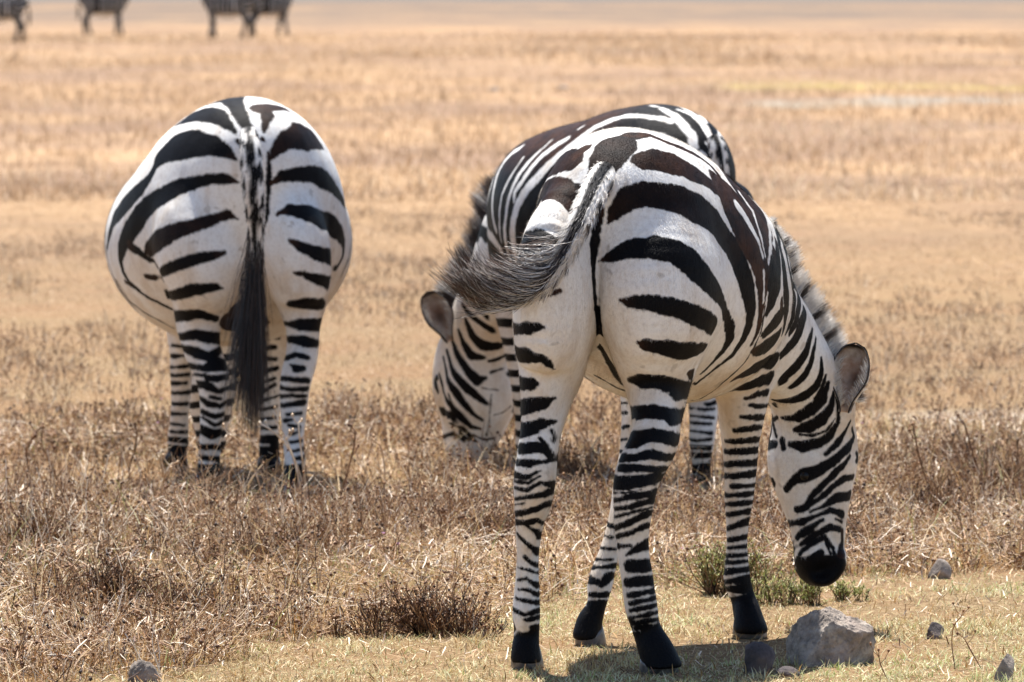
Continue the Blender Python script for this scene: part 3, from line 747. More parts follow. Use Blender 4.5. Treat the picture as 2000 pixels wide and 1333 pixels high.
   ('R','LH',0,1,[[-304,513,505,14],[-211,142,515,21],[-138,197,500,20]]),
   ('R','LH',0,1,[[-262,216,472,11],[-211,143,455,20],[-171,131,443,16],[-137,168,462,14]]),
   ('R','LH',0,1,[[-239,199,412,12],[-185,122,406,12],[-151,125,421,26],[-117,155,415,19]]),
   ('R','LH',0,1,[[-217,155,385,7],[-185,119,384,8]]),
   ('R','LH',0,1,[[-175,114,374,11],[-135,117,374,12],[-102,170,379,11]]),
   ('R','LH',0,1,[[-215,170,354,11],[-180,117,352,17],[-140,117,332,10],[-103,170,344,6]]),
   ('R','LH',0,1,[[-210,170,314,7],[-171,125,291,12],[-136,131,283,9],[-103,170,304,8]]),
   ('R','LH',0,1,[[-165,118,314,8],[-131,128,306,6]]),
   ('R','LH',0,1,[[-194,147,265,8],[-151,134,248,10],[-113,170,258,8]]),
   ('R','LH',0,1,[[-192,147,245,4],[-152,141,220,8],[-118,180,233,8]]),
   ('R','LH',0,1,[[-198,161,204,17],[-162,148,190,20],[-128,180,198,11]]),
   ('R','LH',0,1,[[-201,184,147,11],[-163,165,148,10],[-135,210,143,10]]),
   ('R','LH',0,1,[[-204,195,111,11],[-140,207,106,10]]),
   ('R','LH',0,1,[[-209,194,71,22],[-135,210,70,22]]),
   ('R','LH',0,1,[[-207,142,40,22],[-134,190,36,22]]),
   ('R','LH',0,1,[[-208,170,13,17],[-133,170,13,17]]),
   ('R','RH',0,1,[[96,48,618,12],[142,31,622,20],[192,88,616,21]]),
   ('R','RH',0,1,[[82,134,551,9],[129,74,551,21],[191,133,548,23]]),
   ('R','RH',0,1,[[93,101,502,12],[141,64,498,20],[180,95,488,15]]),
   ('R','RH',0,1,[[74,120,441,8],[117,33,456,9],[156,41,446,8]]),
   ('R','RH',0,1,[[98,14,425,4],[115,2,413,14],[140,7,412,11]]),
   ('R','RH',0,1,[[57,50,380,9],[103,-7,378,10],[155,13,372,12]]),
   ('R','RH',0,1,[[59,50,350,8],[103,-6,344,9],[152,13,347,10]]),
   ('R','RH',0,1,[[61,50,320,8],[103,-2,326,8],[149,21,322,6]]),
   ('R','RH',0,1,[[72,22,292,9],[142,19,302,11]]),
   ('R','RH',0,1,[[88,-5,264,6],[132,3,268,7]]),
   ('R','RH',0,1,[[83,-12,244,8],[103,-19,247,4]]),
   ('R','RH',0,1,[[94,-27,230,6],[128,-27,225,7]]),
   ('R','RH',0,1,[[99,-48,202,5],[129,-36,211,6]]),
   ('R','RH',0,1,[[100,-67,178,6],[134,-54,182,7]]),
   ('R','RH',0,1,[[105,-92,150,6],[144,-70,156,8]]),
   ('R','RH',0,1,[[116,-114,127,8],[145,-82,129,9]]),
   ('R','RH',0,1,[[86,-120,97,11],[151,-130,98,17]]),
   ('R','RH',0,1,[[98,-171,71,22],[151,-145,69,22]]),
   ('R','RH',0,1,[[107,-294,40,22],[158,-200,33,22]]),
   ('R','RH',0,1,[[106,-290,10,19],[160,-290,10,16]]),
   ('R','LF',0,1,[[-332,1065,434,8],[-301,1120,432,6]]),
   ('R','LF',0,1,[[-333,1084,397,9],[-293,1057,401,6]]),
   ('R','LF',0,1,[[-344,1135,358,7],[-278,1120,364,7]]),
   ('R','LF',0,1,[[-344,1150,331,7],[-279,1098,334,8]]),
   ('R','LF',0,1,[[-341,1130,303,8],[-290,1102,305,8]]),
   ('R','LF',0,1,[[-336,1125,270,8],[-278,1128,272,8]]),
   ('R','LF',0,1,[[-336,1129,233,8],[-286,1124,233,8]]),
   ('R','LF',0,1,[[-336,1129,199,8],[-291,1123,199,6]]),
   ('R','LF',0,1,[[-339,1128,165,6],[-297,1121,160,6]]),
   ('R','LF',0,1,[[-344,1129,139,6],[-289,1128,136,7]]),
   ('R','LF',0,1,[[-349,1131,113,10],[-287,1134,107,12]]),
   ('R','LF',0,1,[[-349,1131,81,15],[-290,1138,78,15]]),
   ('R','LF',0,1,[[-350,1093,47,17],[-292,1120,48,14]]),
   ('R','LF',0,1,[[-351,1104,15,17],[-292,1130,14,17]]),
   ('R','RF',0,1,[[-21,1070,465,7],[18,1070,465,7]]),
   ('R','RF',0,1,[[-31,1070,426,8],[16,988,433,9]]),
   ('R','RF',0,1,[[-31,1052,393,8],[18,999,391,8]]),
   ('R','RF',0,1,[[-33,1051,347,8],[20,1009,359,9]]),
   ('R','RF',0,1,[[-33,1051,310,6],[14,1021,325,7]]),
   ('R','RF',0,1,[[-34,1056,276,8],[14,1029,304,8]]),
   ('R','RF',0,1,[[-34,1061,247,7],[29,1055,266,6]]),
   ('R','RF',0,1,[[-34,1068,216,7],[18,1060,227,7]]),
   ('R','RF',0,1,[[-34,1076,184,7],[18,1071,189,7]]),
   ('R','RF',0,1,[[-35,1082,152,7],[18,1077,158,8]]),
   ('R','RF',0,1,[[-40,1097,115,15],[22,1090,115,17]]),
   ('R','RF',0,1,[[-41,1098,73,20],[22,1092,73,20]]),
   ('R','RF',0,1,[[-39,1064,34,20],[23,1075,33,20]]),
  ]),
 'middle': dict(origin=(0.635, 23.05, 0.0), ahead=(-0.515, 0.8572, 0.0), right=(0.8572, 0.515, 0.0), cell=0.008,
  eyes=[[-892, 1435, 310]], dock=[[14, -100, 1159, 27], [26, -130, 1114, 27], [33, -140, 1032, 25], [33, -130, 933, 21], [31, -110, 834, 15]],
  ears=[([-848, 1310, 439], [-917, 1290, 608], (0.35, -0.9, -0.1), 0.048), ([-714, 1550, 477], [-661, 1650, 578], (0.3, 0.8, 0.1), 0.045)],  # base, tip, way it opens, half-width
  limbs=[  # (blend out, blend in, [(joints x y z side-radius depth-radius, side axis)...])
   (0.07, 0.05, [
    ([[-62,103,1080,120,120],[-118,197,1030,210,235],[-206,343,960,270,300],[-309,514,920,300,300],[-412,686,900,280,290],[-505,840,880,215,270],[-567,943,860,150,200]], (0.8572, 0.515, 0.0)),
   ]),
   (0.035, 0.006, [
    ([[42,350,935,97,150],[34,350,735,110,200],[18,350,567,87,170],[4,350,433,67,120],[-3,310,335,50,85],[-11,250,238,42,62],[-17,220,173,38,52],[-19,220,106,30,36],[-19,220,48,30,35],[-19,200,16,33,38],[-23,170,-7,38,50]], (0.8572, 0.515, 0.0)),
    ([[-138,150,941,91,150],[-164,50,746,102,200],[-164,50,581,82,170],[-164,50,449,59,120],[-170,10,352,46,85],[-187,-50,256,43,60],[-204,-50,190,39,50],[-220,-50,91,31,35],[-228,-50,17,33,38],[-232,-70,-10,36,50]], (0.8572, 0.515, 0.0)),
   ]),
   (0.05, 0.02, [
    ([[-428,1100,775,78,140],[-488,1100,567,72,110],[-528,1100,394,48,70],[-540,1100,256,40,50],[-549,1100,135,31,35],[-555,1100,57,34,36],[-561,1080,24,38,50]], (0.8572, 0.515, 0.0)),
    ([[-601,850,784,85,150],[-604,850,578,79,120],[-604,850,442,55,75],[-597,850,322,41,50],[-594,850,185,31,35],[-594,850,82,34,36],[-597,830,23,41,50]], (0.8572, 0.515, 0.0)),
   ]),
   (0.05, 0.03, [
    ([[-498,950,883,150,240],[-609,1100,740,130,181],[-684,1250,630,105,125],[-731,1350,521,95,122],[-743,1400,449,90,119]], (0.6157, 0.788, 0.0)),
    ([[-749,1410,466,95,126],[-758,1450,368,120,154],[-760,1470,261,120,166],[-768,1490,163,90,133],[-784,1500,92,68,105],[-790,1510,48,58,88]], (0.6157, 0.788, 0.0)),
    ([[-801,1370,398,30,42],[-822,1370,276,35,45],[-827,1400,169,28,35]], (0.6157, 0.788, 0.0)),
    ([[-691,1390,397,30,38],[-680,1380,275,34,44],[-714,1410,159,28,35]], (0.6157, 0.788, 0.0)),
   ]),
  ],
  stripes=[  # (kind, limb, brown, mirrored, [x y z half-width ...])
   ('W','',0,1,[[-124,81,1214,13],[-162,105,1223,11],[-190,123,1225,11],[-219,151,1227,10],[-245,178,1226,11],[-271,212,1226,12],[-297,229,1217,13],[-323,250,1208,15],[-347,260,1196,15],[-371,273,1184,15],[-410,288,1157,16],[-429,293,1140,17],[-448,300,1123,18],[-487,327,1093,18],[-506,338,1073,19],[-525,351,1054,20],[-545,365,1031,21],[-564,384,1009,21],[-593,418,974,21],[-617,454,934,20],[-630,479,885,19],[-634,509,835,20],[-631,521,808,18],[-627,540,780,16],[-617,583,734,11]]),
   ('W','',0,1,[[-453,363,1153,11],[-474,379,1139,13],[-496,396,1125,15],[-535,423,1096,15],[-554,429,1074,14],[-574,441,1051,13],[-588,447,1029,12],[-603,458,1007,12],[-627,488,972,11],[-630,482,943,8]]),
   ('W','',0,1,[[-505,467,1143,5],[-525,466,1126,6],[-544,472,1109,7],[-578,485,1075,10],[-608,497,1035,11],[-632,512,991,12],[-640,517,966,11],[-649,527,942,11],[-656,540,892,10],[-659,564,843,10],[-654,592,793,8],[-642,632,742,6],[-627,695,695,4]]),
   ('W','',0,1,[[-598,551,1083,4],[-612,548,1061,5],[-627,552,1039,5],[-652,572,999,6],[-669,590,959,6],[-676,595,910,6],[-676,597,881,6],[-676,608,851,6],[-669,626,801,5]]),
   ('W','',0,1,[[-602,688,1116,12],[-637,742,1091,16],[-662,770,1063,17],[-681,770,1028,15],[-691,737,995,13],[-698,715,956,12],[-701,698,917,12],[-696,671,878,12],[-686,650,840,10]]),
   ('W','',0,1,[[-691,844,1019,8],[-703,813,980,8],[-714,838,940,12],[-730,1088,861,16],[-716,854,833,15],[-691,715,803,24],[-671,672,775,19]]),
   ('W','',0,1,[[-742,1072,781,24],[-717,1024,742,22]]),
   ('W','',0,1,[[-151,164,1251,9],[-114,113,1232,15],[-82,64,1200,18],[-54,29,1167,16],[-49,4,1134,15]]),
   ('W','',0,1,[[-99,159,1248,6],[-56,139,1232,11],[-23,104,1204,15],[-2,70,1173,10]]),
   ('W','',0,1,[[-188,234,1259,4],[-160,187,1255,6]]),
   ('W','',0,1,[[-192,61,1176,8],[-149,36,1167,8],[-111,15,1148,7],[-78,0,1129,3]]),
   ('W','',0,1,[[50,152,1150,21],[54,100,1117,21],[28,36,1100,10]]),
   ('W','',0,1,[[-6,29,1143,6],[19,44,1133,4]]),
   ('W','',0,1,[[-26,3,1115,5],[-11,6,1105,4]]),
   ('W','',0,1,[[-399,353,1192,3],[-419,367,1182,3]]),
   ('H','neck',0,1,[[-839,1280,589,10],[-793,1254,555,11],[-753,1233,516,14],[-707,1233,487,14],[-656,1330,471,9]]),
   ('H','neck',0,1,[[-811,1293,617,10],[-770,1210,580,12],[-724,1199,535,12],[-673,1280,491,10],[-627,1280,514,9]]),
   ('H','neck',0,1,[[-776,1190,644,11],[-735,1146,600,11],[-684,1280,549,11],[-633,1180,559,9]]),
   ('H','neck',0,1,[[-741,1091,682,11],[-696,1180,627,11],[-638,1180,599,10]]),
   ('H','neck',0,1,[[-791,1269,515,10],[-771,1281,462,19],[-736,1286,430,24],[-690,1287,427,19],[-650,1330,443,13],[-615,1330,466,10]]),
   ('H','neck',0,1,[[-817,1320,478,8],[-800,1321,432,13],[-771,1317,391,18],[-730,1308,386,8]]),
   ('H','neck',0,1,[[-843,1365,452,8],[-823,1339,396,13],[-794,1326,351,14],[-754,1325,305,19],[-725,1321,316,8]]),
   ('H','neck',0,1,[[-858,1384,405,8],[-840,1346,344,11],[-817,1329,310,14],[-782,1332,275,16],[-742,1334,241,13],[-722,1335,229,8]]),
   ('H','neck',0,1,[[-869,1398,381,6],[-857,1363,314,11],[-828,1334,269,14],[-800,1343,229,13],[-771,1362,193,10],[-736,1365,170,8]]),
   ('H','neck',0,1,[[-884,1419,323,6],[-869,1396,266,13],[-846,1356,222,14],[-811,1363,181,15],[-777,1393,145,11],[-742,1383,140,6]]),
   ('H','neck',0,1,[[-873,1461,193,19],[-840,1366,187,16],[-806,1408,138,13],[-771,1410,103,10],[-754,1410,92,5]]),
   ('H','neck',0,1,[[-875,1430,142,11],[-840,1386,151,11],[-812,1427,119,10],[-783,1417,97,6]]),
   ('H','neck',0,1,[[-870,1509,103,10],[-835,1448,118,8],[-800,1426,96,8]]),
   ('H','neck',0,1,[[-899,1452,292,18],[-890,1441,263,11]]),
   ('H','neck',0,1,[[-650,1380,382,10],[-644,1380,371,6]]),
   ('H','neck',0,1,[[-647,1341,327,10],[-638,1400,277,8]]),
   ('H','neck',0,1,[[-860,1374,337,5],[-846,1344,280,6],[-820,1338,240,6]]),
   ('H','neck',0,1,[[-835,1355,436,5],[-820,1336,379,6]]),
   ('H','neck',0,1,[[-785,1275,491,4],[-762,1292,439,5]]),
   ('H','neck',0,1,[[-713,1313,374,6],[-684,1317,380,8],[-656,1330,396,7],[-633,1330,414,6]]),
   ('H','neck',0,1,[[-707,1321,334,5],[-673,1329,345,6],[-644,1380,359,5]]),
   ('H','neck',0,1,[[-752,1122,670,8],[-782,1208,632,6],[-810,1180,645,6]]),
   ('H','neck',0,1,[[-852,1352,257,6],[-823,1354,199,6],[-794,1383,157,6]]),
   ('H','neck',0.8,1,[[-736,1325,281,3],[-684,1327,273,3],[-638,1400,283,3]]),  # this and the faint brown jaw lines below paint in shading and creases
   ('H','neck',0.6,1,[[-766,1403,115,5],[-731,1403,101,5],[-696,1407,106,4]]),
   ('H','neck',0.8,1,[[-696,1351,188,3],[-667,1354,196,3],[-641,1362,216,3]]),
   ('H','neck',0.5,1,[[-706,1327,258,2],[-709,1340,211,3],[-713,1364,164,3],[-722,1394,116,3]]),
   ('R','RH',0,1,[[-60,310,289,8],[30,223,298,8]]),
   ('R','RH',0,1,[[-53,264,274,6],[-15,208,274,7],[25,211,276,6]]),
   ('R','RH',0,1,[[-50,239,251,5],[21,200,247,6]]),
   ('R','RH',0,1,[[-42,211,229,6],[13,188,228,6]]),
   ('R','RH',0,1,[[-47,204,203,5],[13,180,197,8]]),
   ('R','RH',0,1,[[-43,191,174,6],[13,179,179,7]]),
   ('R','RH',0,1,[[-43,192,148,6],[9,181,149,9]]),
   ('R','RH',0,1,[[-43,199,120,6],[9,192,124,7]]),
   ('R','RH',0,1,[[-42,203,91,6],[10,203,95,7]]),
  ]),
}
TUFT_A = [-360, -130, 1012]
TUFT_B = [-325, -130, 903]
# ---------------------------------------------------------------- zebras
LIMBS = ['torso', 'RH', 'LH', 'RF', 'LF', 'neck', 'head', 'muzzle', 'jaw']

def smooth01(x):
    x = np.clip(x, 0, 1)
    return x * x * (3 - 2 * x)

def stroke_cover(V, S, soft, edge, drop=None):
    """how much each point of the skin lies inside one stripe; drop = axis the stripe runs through"""
    S = np.asarray(S, float)
    P, W = S[:, :3], S[:, 3]
    if drop is not None:
        P = P - np.outer(P @ drop, drop)
        V = V - np.outer(V @ drop, drop)
    m = W.max() + soft + 0.02
    inside = np.flatnonzero(((V >= P.min(0) - m) & (V <= P.max(0) + m)).all(1))
    out = np.zeros(len(V)); along = np.full(len(V), 9.0)
    if len(inside) == 0:
        return out, along
    v = V[inside]
    best = np.full(len(v), -9.0); al = np.full(len(v), 9.0)
    L = 0.0
    for i in range(len(P) - 1):
        d = P[i + 1] - P[i]; l2 = d @ d + 1e-12
        t = np.clip(((v - P[i]) @ d) / l2, 0, 1)
        dist = np.linalg.norm(v - P[i] - t[:, None] * d, axis=1)
        s = W[i] + (W[i + 1] - W[i]) * t - dist
        b = s > best
        best = np.where(b, s, best); al = np.where(b, L + t * math.sqrt(l2), al)
        L += math.sqrt(l2)
    out[inside] = smooth01(0.5 + (best + edge[inside]) / (2 * soft))
    along[inside] = al
    return out, along

def paint(key, Z, V, N, chains, soft):
    right = np.array(Z['right']); ahead = np.array(Z['ahead'])
    names = [n for n in LIMBS if n in chains]
    dist = np.stack([chain_dist(V, chains[n]) for n in names])
    lab = dist.argmin(0)
    is_ = lambda *n: np.isin(lab, [names.index(k) for k in n if k in names])
    legs = is_('RH', 'LH', 'RF', 'LF'); headneck = is_('neck', 'head', 'muzzle', 'jaw')
    edge = vnoise(V, 150, 1) * 0.0022 + vnoise(V, 45, 2) * 0.0028
    side = V @ right
    dark = np.zeros(len(V)); brown = np.zeros(len(V))
    hidden = np.zeros(len(V), bool)
    nside = N @ right
    if key == 'front':
        hidden = (is_('torso') & (side < -0.02)) | (is_('LH') & (nside < -0.5)) | (is_('LF') & (V[:, 2] > 0.6))
    if key == 'middle':
        hidden = (~headneck) & (side > 0.02)
        back = smooth01((V[:, 2] - 0.72 + 0.02 * vnoise(V, 20, 5)) / 0.02)
        back = back * smooth01((dist[names.index('neck')] * 0 + V[:, 2] - 0.66) / 0.02)
        dark = np.where(headneck, smooth01((V[:, 2] - 0.78) / 0.01), back)
        brown = smooth01((V[:, 2] - 1.0) / 0.12) * np.where(headneck, 0, 1) * smooth01(((V @ ahead) - 0.25) / 0.2)
    mirror = V - 2 * np.outer(side, right)
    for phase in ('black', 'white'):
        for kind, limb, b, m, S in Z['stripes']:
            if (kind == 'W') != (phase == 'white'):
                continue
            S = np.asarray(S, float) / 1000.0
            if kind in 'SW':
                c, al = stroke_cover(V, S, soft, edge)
                c = np.where(hidden & (m == 1), 0, c)
                if m and hidden.any():
                    idx = np.flatnonzero(hidden)
                    S2 = S.copy(); S2[:, 3] += 0.004
                    c2, _ = stroke_cover(mirror[idx], S2, soft, edge[idx])
                    c[idx] = c2
                if kind == 'S':
                    tip = np.clip(1 - al / 0.045, 0, 1) * 0.75
                    brown = np.maximum(brown, c * np.maximum(b, tip * (S[0, 3] < 0.02)))
                    c = np.where(headneck & (V[:, 2] < 0.5), 0, c)
            elif kind == 'R':
                mine = is_(limb) | (is_('torso') & (dist[names.index(limb)] < 0.03))
                c = np.zeros(len(V)); idx = np.flatnonzero(mine)
                c[idx], _ = stroke_cover(V[idx], S, soft, edge[idx] * 0.8, ahead)
            else:
                c = np.zeros(len(V)); idx = np.flatnonzero(headneck)
                ax = np.asarray(chains[limb][1])
                near = (N[idx] @ ax) * (1 if key == 'front' else -1) > -0.15
                a_, b_ = idx[near], idx[~near]
                c[a_], _ = stroke_cover(V[a_], S, soft, edge[a_] * 0.7)
                c[b_], _ = stroke_cover(V[b_], S, soft, edge[b_] * 0.7, ax)     # the far cheek carries the same pattern
                brown = np.maximum(brown, c * b)
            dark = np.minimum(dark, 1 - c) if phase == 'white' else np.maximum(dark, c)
    # limbs turned away from the stripes above: plain rings down the leg
    def rings(mask, period, top):
        idx = np.flatnonzero(mask & (V[:, 2] < top))
        v = V[idx]
        ph = v[:, 2] / period + 0.25 * vnoise(v, 9, 3)
        r = smooth01(0.5 + (np.cos(ph * 2 * math.pi) - 0.05) / 0.35)
        dark[idx] = np.maximum(dark[idx], np.where(v[:, 2] < 0.09, 1, r))
    if key == 'middle':
        rings(is_('LH', 'RF', 'LF'), 0.052, 0.72)
        rings(is_('RH'), 0.04, 0.16)
    if key == 'left':
        rings(is_('neck', 'head', 'muzzle', 'jaw'), 0.055, 1.0)
        fr = is_('torso') & ((V @ ahead) > 0.62)
        ph = ((V @ ahead) + 0.12 * V[:, 2]) / 0.1
        dark = np.where(fr, np.maximum(dark, smooth01(0.5 + (np.cos(ph * 2 * math.pi) - 0.1) / 0.3) * smooth01((V[:, 2] - 0.55) / 0.05)), dark)
    pastern = (legs & (V[:, 2] < 0.15))
    dark = np.where(pastern, np.maximum(dark, smooth01((0.10 - V[:, 2] + edge + 0.035 * vnoise(V, 26, 15)) / 0.012)), dark)
    # dust and grass stains on thighs, belly and shins
    dirt = np.where(legs, smooth01((0.98 - V[:, 2]) / 0.35) * 0.95, smooth01((0.95 - V[:, 2]) / 0.3) * 0.9) + 0.06
    return dark, np.clip(brown, 0, 1), dirt, lab, names

def add_fur(V, F, N, dark, brown, dirt, count, ahead, keep):
    """short guard hairs lying along the coat, part of the same skin"""
    c = V[F].mean(1)
    e1 = V[F[:, 2]] - V[F[:, 0]]; e2 = V[F[:, 3]] - V[F[:, 1]]
    area = np.linalg.norm(np.cross(e1, e2), axis=1) * keep[F[:, 0]]
    pick = rng.choice(len(F), count, p=area / area.sum())
    w = rng.dirichlet((1, 1, 1, 1), count)
    root = np.einsum('nk,nkc->nc', w, V[F[pick]])
    n = N[F[pick, 0]]
    flow = -ahead * 0.6 + np.array([0, 0, -1.0])
    flow = flow + np.stack([vnoise(root, 9, 11 + i) for i in range(3)], 1) * 0.45
    flow = flow - n * (flow * n).sum(1, keepdims=True)
    flow /= np.linalg.norm(flow, axis=1, keepdims=True) + 1e-6
    d = flow + n * rng.uniform(0.18, 0.55, (count, 1)) + rng.normal(0, 0.12, (count, 3))
    L = rng.uniform(0.005, 0.010, (count, 1))
    s = np.cross(n, flow) * 0.00042
    tri = np.stack([root - s, root + s, root + d * L], 1).reshape(-1, 3)
    tri[::3] -= np.repeat(n, 1, 0) * 0.0008; tri[1::3] -= n * 0.0008
    f = len(V) + np.arange(count * 3).reshape(-1, 3)
    V2 = np.vstack([V, tri])
    rep = lambda a: np.concatenate([a, np.repeat(a[F[pick, 0]], 3)])
    return V2, f, rep(dark), rep(brown), rep(dirt)

def hoof_mesh(J, ahead, right):
    """a flared horn cup with a sloping toe"""
    top, end = J[-2], J[-1]
    n = 28
    a = np.arange(n) / n * 2 * math.pi
    c0 = top[:3] + (end[:3] - top[:3]) * np.clip((top[2] - 0.05) / max(1e-3, top[2] - end[2]), 0, 1)
    rs = end[3]; ra = max(end[3], end[4]) * 1.02
    V = []
    for z, k, sh in ((0.047, 0.70, -0.002), (0.044, 0.86, -0.001), (0.034, 0.92, 0.004), (0.020, 0.98, 0.010), (0.005, 1.03, 0.016), (0.0, 1.01, 0.017)):
        zz = z * (1 + 0.5 * np.cos(a)) if z > 0.001 else 0.0
        V.append(np.stack([c0[0] + ahead[0] * (sh + ra * k * np.cos(a)) + right[0] * rs * k * np.sin(a),
                           c0[1] + ahead[1] * (sh + ra * k * np.cos(a)) + right[1] * rs * k * np.sin(a),
                           np.zeros(n) + zz], 1))
    k = len(V); V = np.vstack(V)
    F = []
    for i in range(k - 1):
        for j in range(n):
            F.append((i * n + j, i * n + (j + 1) % n, (i + 1) * n + (j + 1) % n, (i + 1) * n + j))
    V = np.vstack([V, V[(k - 1) * n:].mean(0)])
    T = [((k - 1) * n + j, (k - 1) * n + (j + 1) % n, len(V) - 1) for j in range(n)]
    return mixed_mesh('hoof', V, [np.array(F)[:, ::-1], np.array(T)[:, ::-1]])

def ear_mesh(base, tip, opens, W):
    base, tip = np.asarray(base), np.asarray(tip)
    ax = tip - base; L = np.linalg.norm(ax); ax = ax / L
    op = np.asarray(opens, float); op = norm(op - ax * (op @ ax))
    sd = np.cross(ax, op)
    nu, nv = 22, 21
    V, dk, mat = [], [], []
    for layer in (0, 1):
        for i in range(nu):
            u = i / (nu - 1)
            w = W * (0.26 + 0.74 * smooth01(u / 0.55)) if u < 0.55 else W * math.sqrt(max(0.0, 1 - ((u - 0.55) / 0.45) ** 2.3))
            spread = 2.35 - 1.1 * u
            for j in range(nv):
                v = j / (nv - 1) * 2 - 1
                a = v * spread
                r = w + (0.004 if layer else 0)
                p = base + ax * (u * L + (0.003 if layer and u > 0.9 else 0)) + sd * math.sin(a) * r * (1.0 if abs(a) < 1.57 else 1.0) - op * (math.cos(a) * r * 0.75 - 0.25 * w) + op * (-0.02 * u * u)
                V.append(p)
                if layer:
                    d = max(smooth01((u - 0.72) / 0.1), smooth01((abs(v) - 0.86) / 0.1), 0.9 * smooth01((math.sin(u * 17) - 0.2) / 0.3) * (u < 0.45))
                else:
                    d = max(0.95 * math.exp(-((u - 0.5) / 0.22) ** 2 - ((v - 0.15) / 0.27) ** 2), 0.9 * smooth01((abs(v) - 0.86) / 0.08), smooth01((u - 0.9) / 0.05))
                dk.append(float(d))
    F, mi = [], []
    n = nu * nv
    for layer in (0, 1):
        for i in range(nu - 1):
            for j in range(nv - 1):
                q = [layer * n + i * nv + j, layer * n + i * nv + j + 1, layer * n + (i + 1) * nv + j + 1, layer * n + (i + 1) * nv + j]
                F.append(q if layer == 0 else q[::-1]); mi.append(layer)
    for i in range(nu - 1):
        for j in (0, nv - 1):
            F.append([i * nv + j, (i + 1) * nv + j, n + (i + 1) * nv + j, n + i * nv + j]); mi.append(1)
    me = np_mesh('ear', np.array(V), np.array(F))
    set_attr(me, 'dark', dk); set_attr(me, 'brown', np.full(len(V), 0.25)); set_attr(me, 'dirt', np.full(len(V), 0.2))
    return me, mi

def ear_hair(base, tip, opens, W, ear):
    """pale tufts that grow inwards from the rims of the ear"""
    ax = tip - base; L = np.linalg.norm(ax); ax = ax / L
    op = np.asarray(opens, float); op = norm(op - ax * (op @ ax))
    sd = np.cross(ax, op)
    n = 420
    u = rng.uniform(0.08, 0.72, n); sg = np.where(rng.random(n) < 0.65, -1.0, 1.0); v = sg * rng.uniform(0.5, 0.95, n)
    w = W * (0.26 + 0.74 * smooth01(u / 0.55)); a = v * (2.35 - 1.1 * u)
    A = base + ax * (u * L)[:, None] + sd * (np.sin(a) * w * 0.96)[:, None] - op * (np.cos(a) * w * 0.72 - 0.25 * w)[:, None] - op * (0.02 * u * u)[:, None]
    d = ax * 0.9 + op * rng.uniform(0.1, 0.6, (n, 1)) - sd * (np.sin(a) * rng.uniform(0.3, 0.9, n))[:, None] + rng.normal(0, 0.2, (n, 3))
    d /= np.linalg.norm(d, axis=1, keepdims=True)
    H = rng.uniform(0.012, 0.034, n)
    tt = np.linspace(0, 1, 4)
    V, F = strands(A[:, None] + d[:, None] * (H[:, None] * tt)[..., None], np.linspace(1, 0.25, 4)[None] * rng.uniform(0.0005, 0.0009, (n, 1)))
    me = np_mesh('ear_hair', V, F)
    set_attr(me, 'dark', np.repeat((rng.random(n) < 0.12) * 0.7, 12)); set_attr(me, 'brown', np.full(len(V), 0.6))
    obj('ear_hair', me, HAIR, ear)

def tube_mesh(J, k=40, n=20):
    P = resample(np.hstack([J, J[:, 3:4]]), 8)[:, :4]
    t = np.linspace(0, len(P) - 1, k); i = np.clip(t.astype(int), 0, len(P) - 2); f = (t - i)[:, None]
    P = P[i] * (1 - f) + P[i + 1] * f
    T = np.gradient(P[:, :3], axis=0); T /= np.linalg.norm(T, axis=1, keepdims=True)
    back = np.array([0, -1.0, 0]); back = back - T * (T @ back)[:, None]; back /= np.linalg.norm(back, axis=1, keepdims=True)
    sd = np.cross(T, back)
    a = np.arange(n) / n * 2 * math.pi
    V = P[:, None, :3] + P[:, None, 3:4] * (back[:, None] * np.cos(a)[None, :, None] + sd[:, None] * np.sin(a)[None, :, None])
    F = [(i * n + j, i * n + (j + 1) % n, (i + 1) * n + (j + 1) % n, (i + 1) * n + j) for i in range(k - 1) for j in range(n)]
    return V.reshape(-1, 3), np.array(F), P, T, np.tile(a, k), np.repeat(np.linspace(0, 1, k), n)

def bezier(A, B, Cc, k):
    t = np.linspace(0, 1, k)[None, :, None]
    return (1 - t) ** 2 * A[:, None] + 2 * t * (1 - t) * B[:, None] + t * t * Cc[:, None]

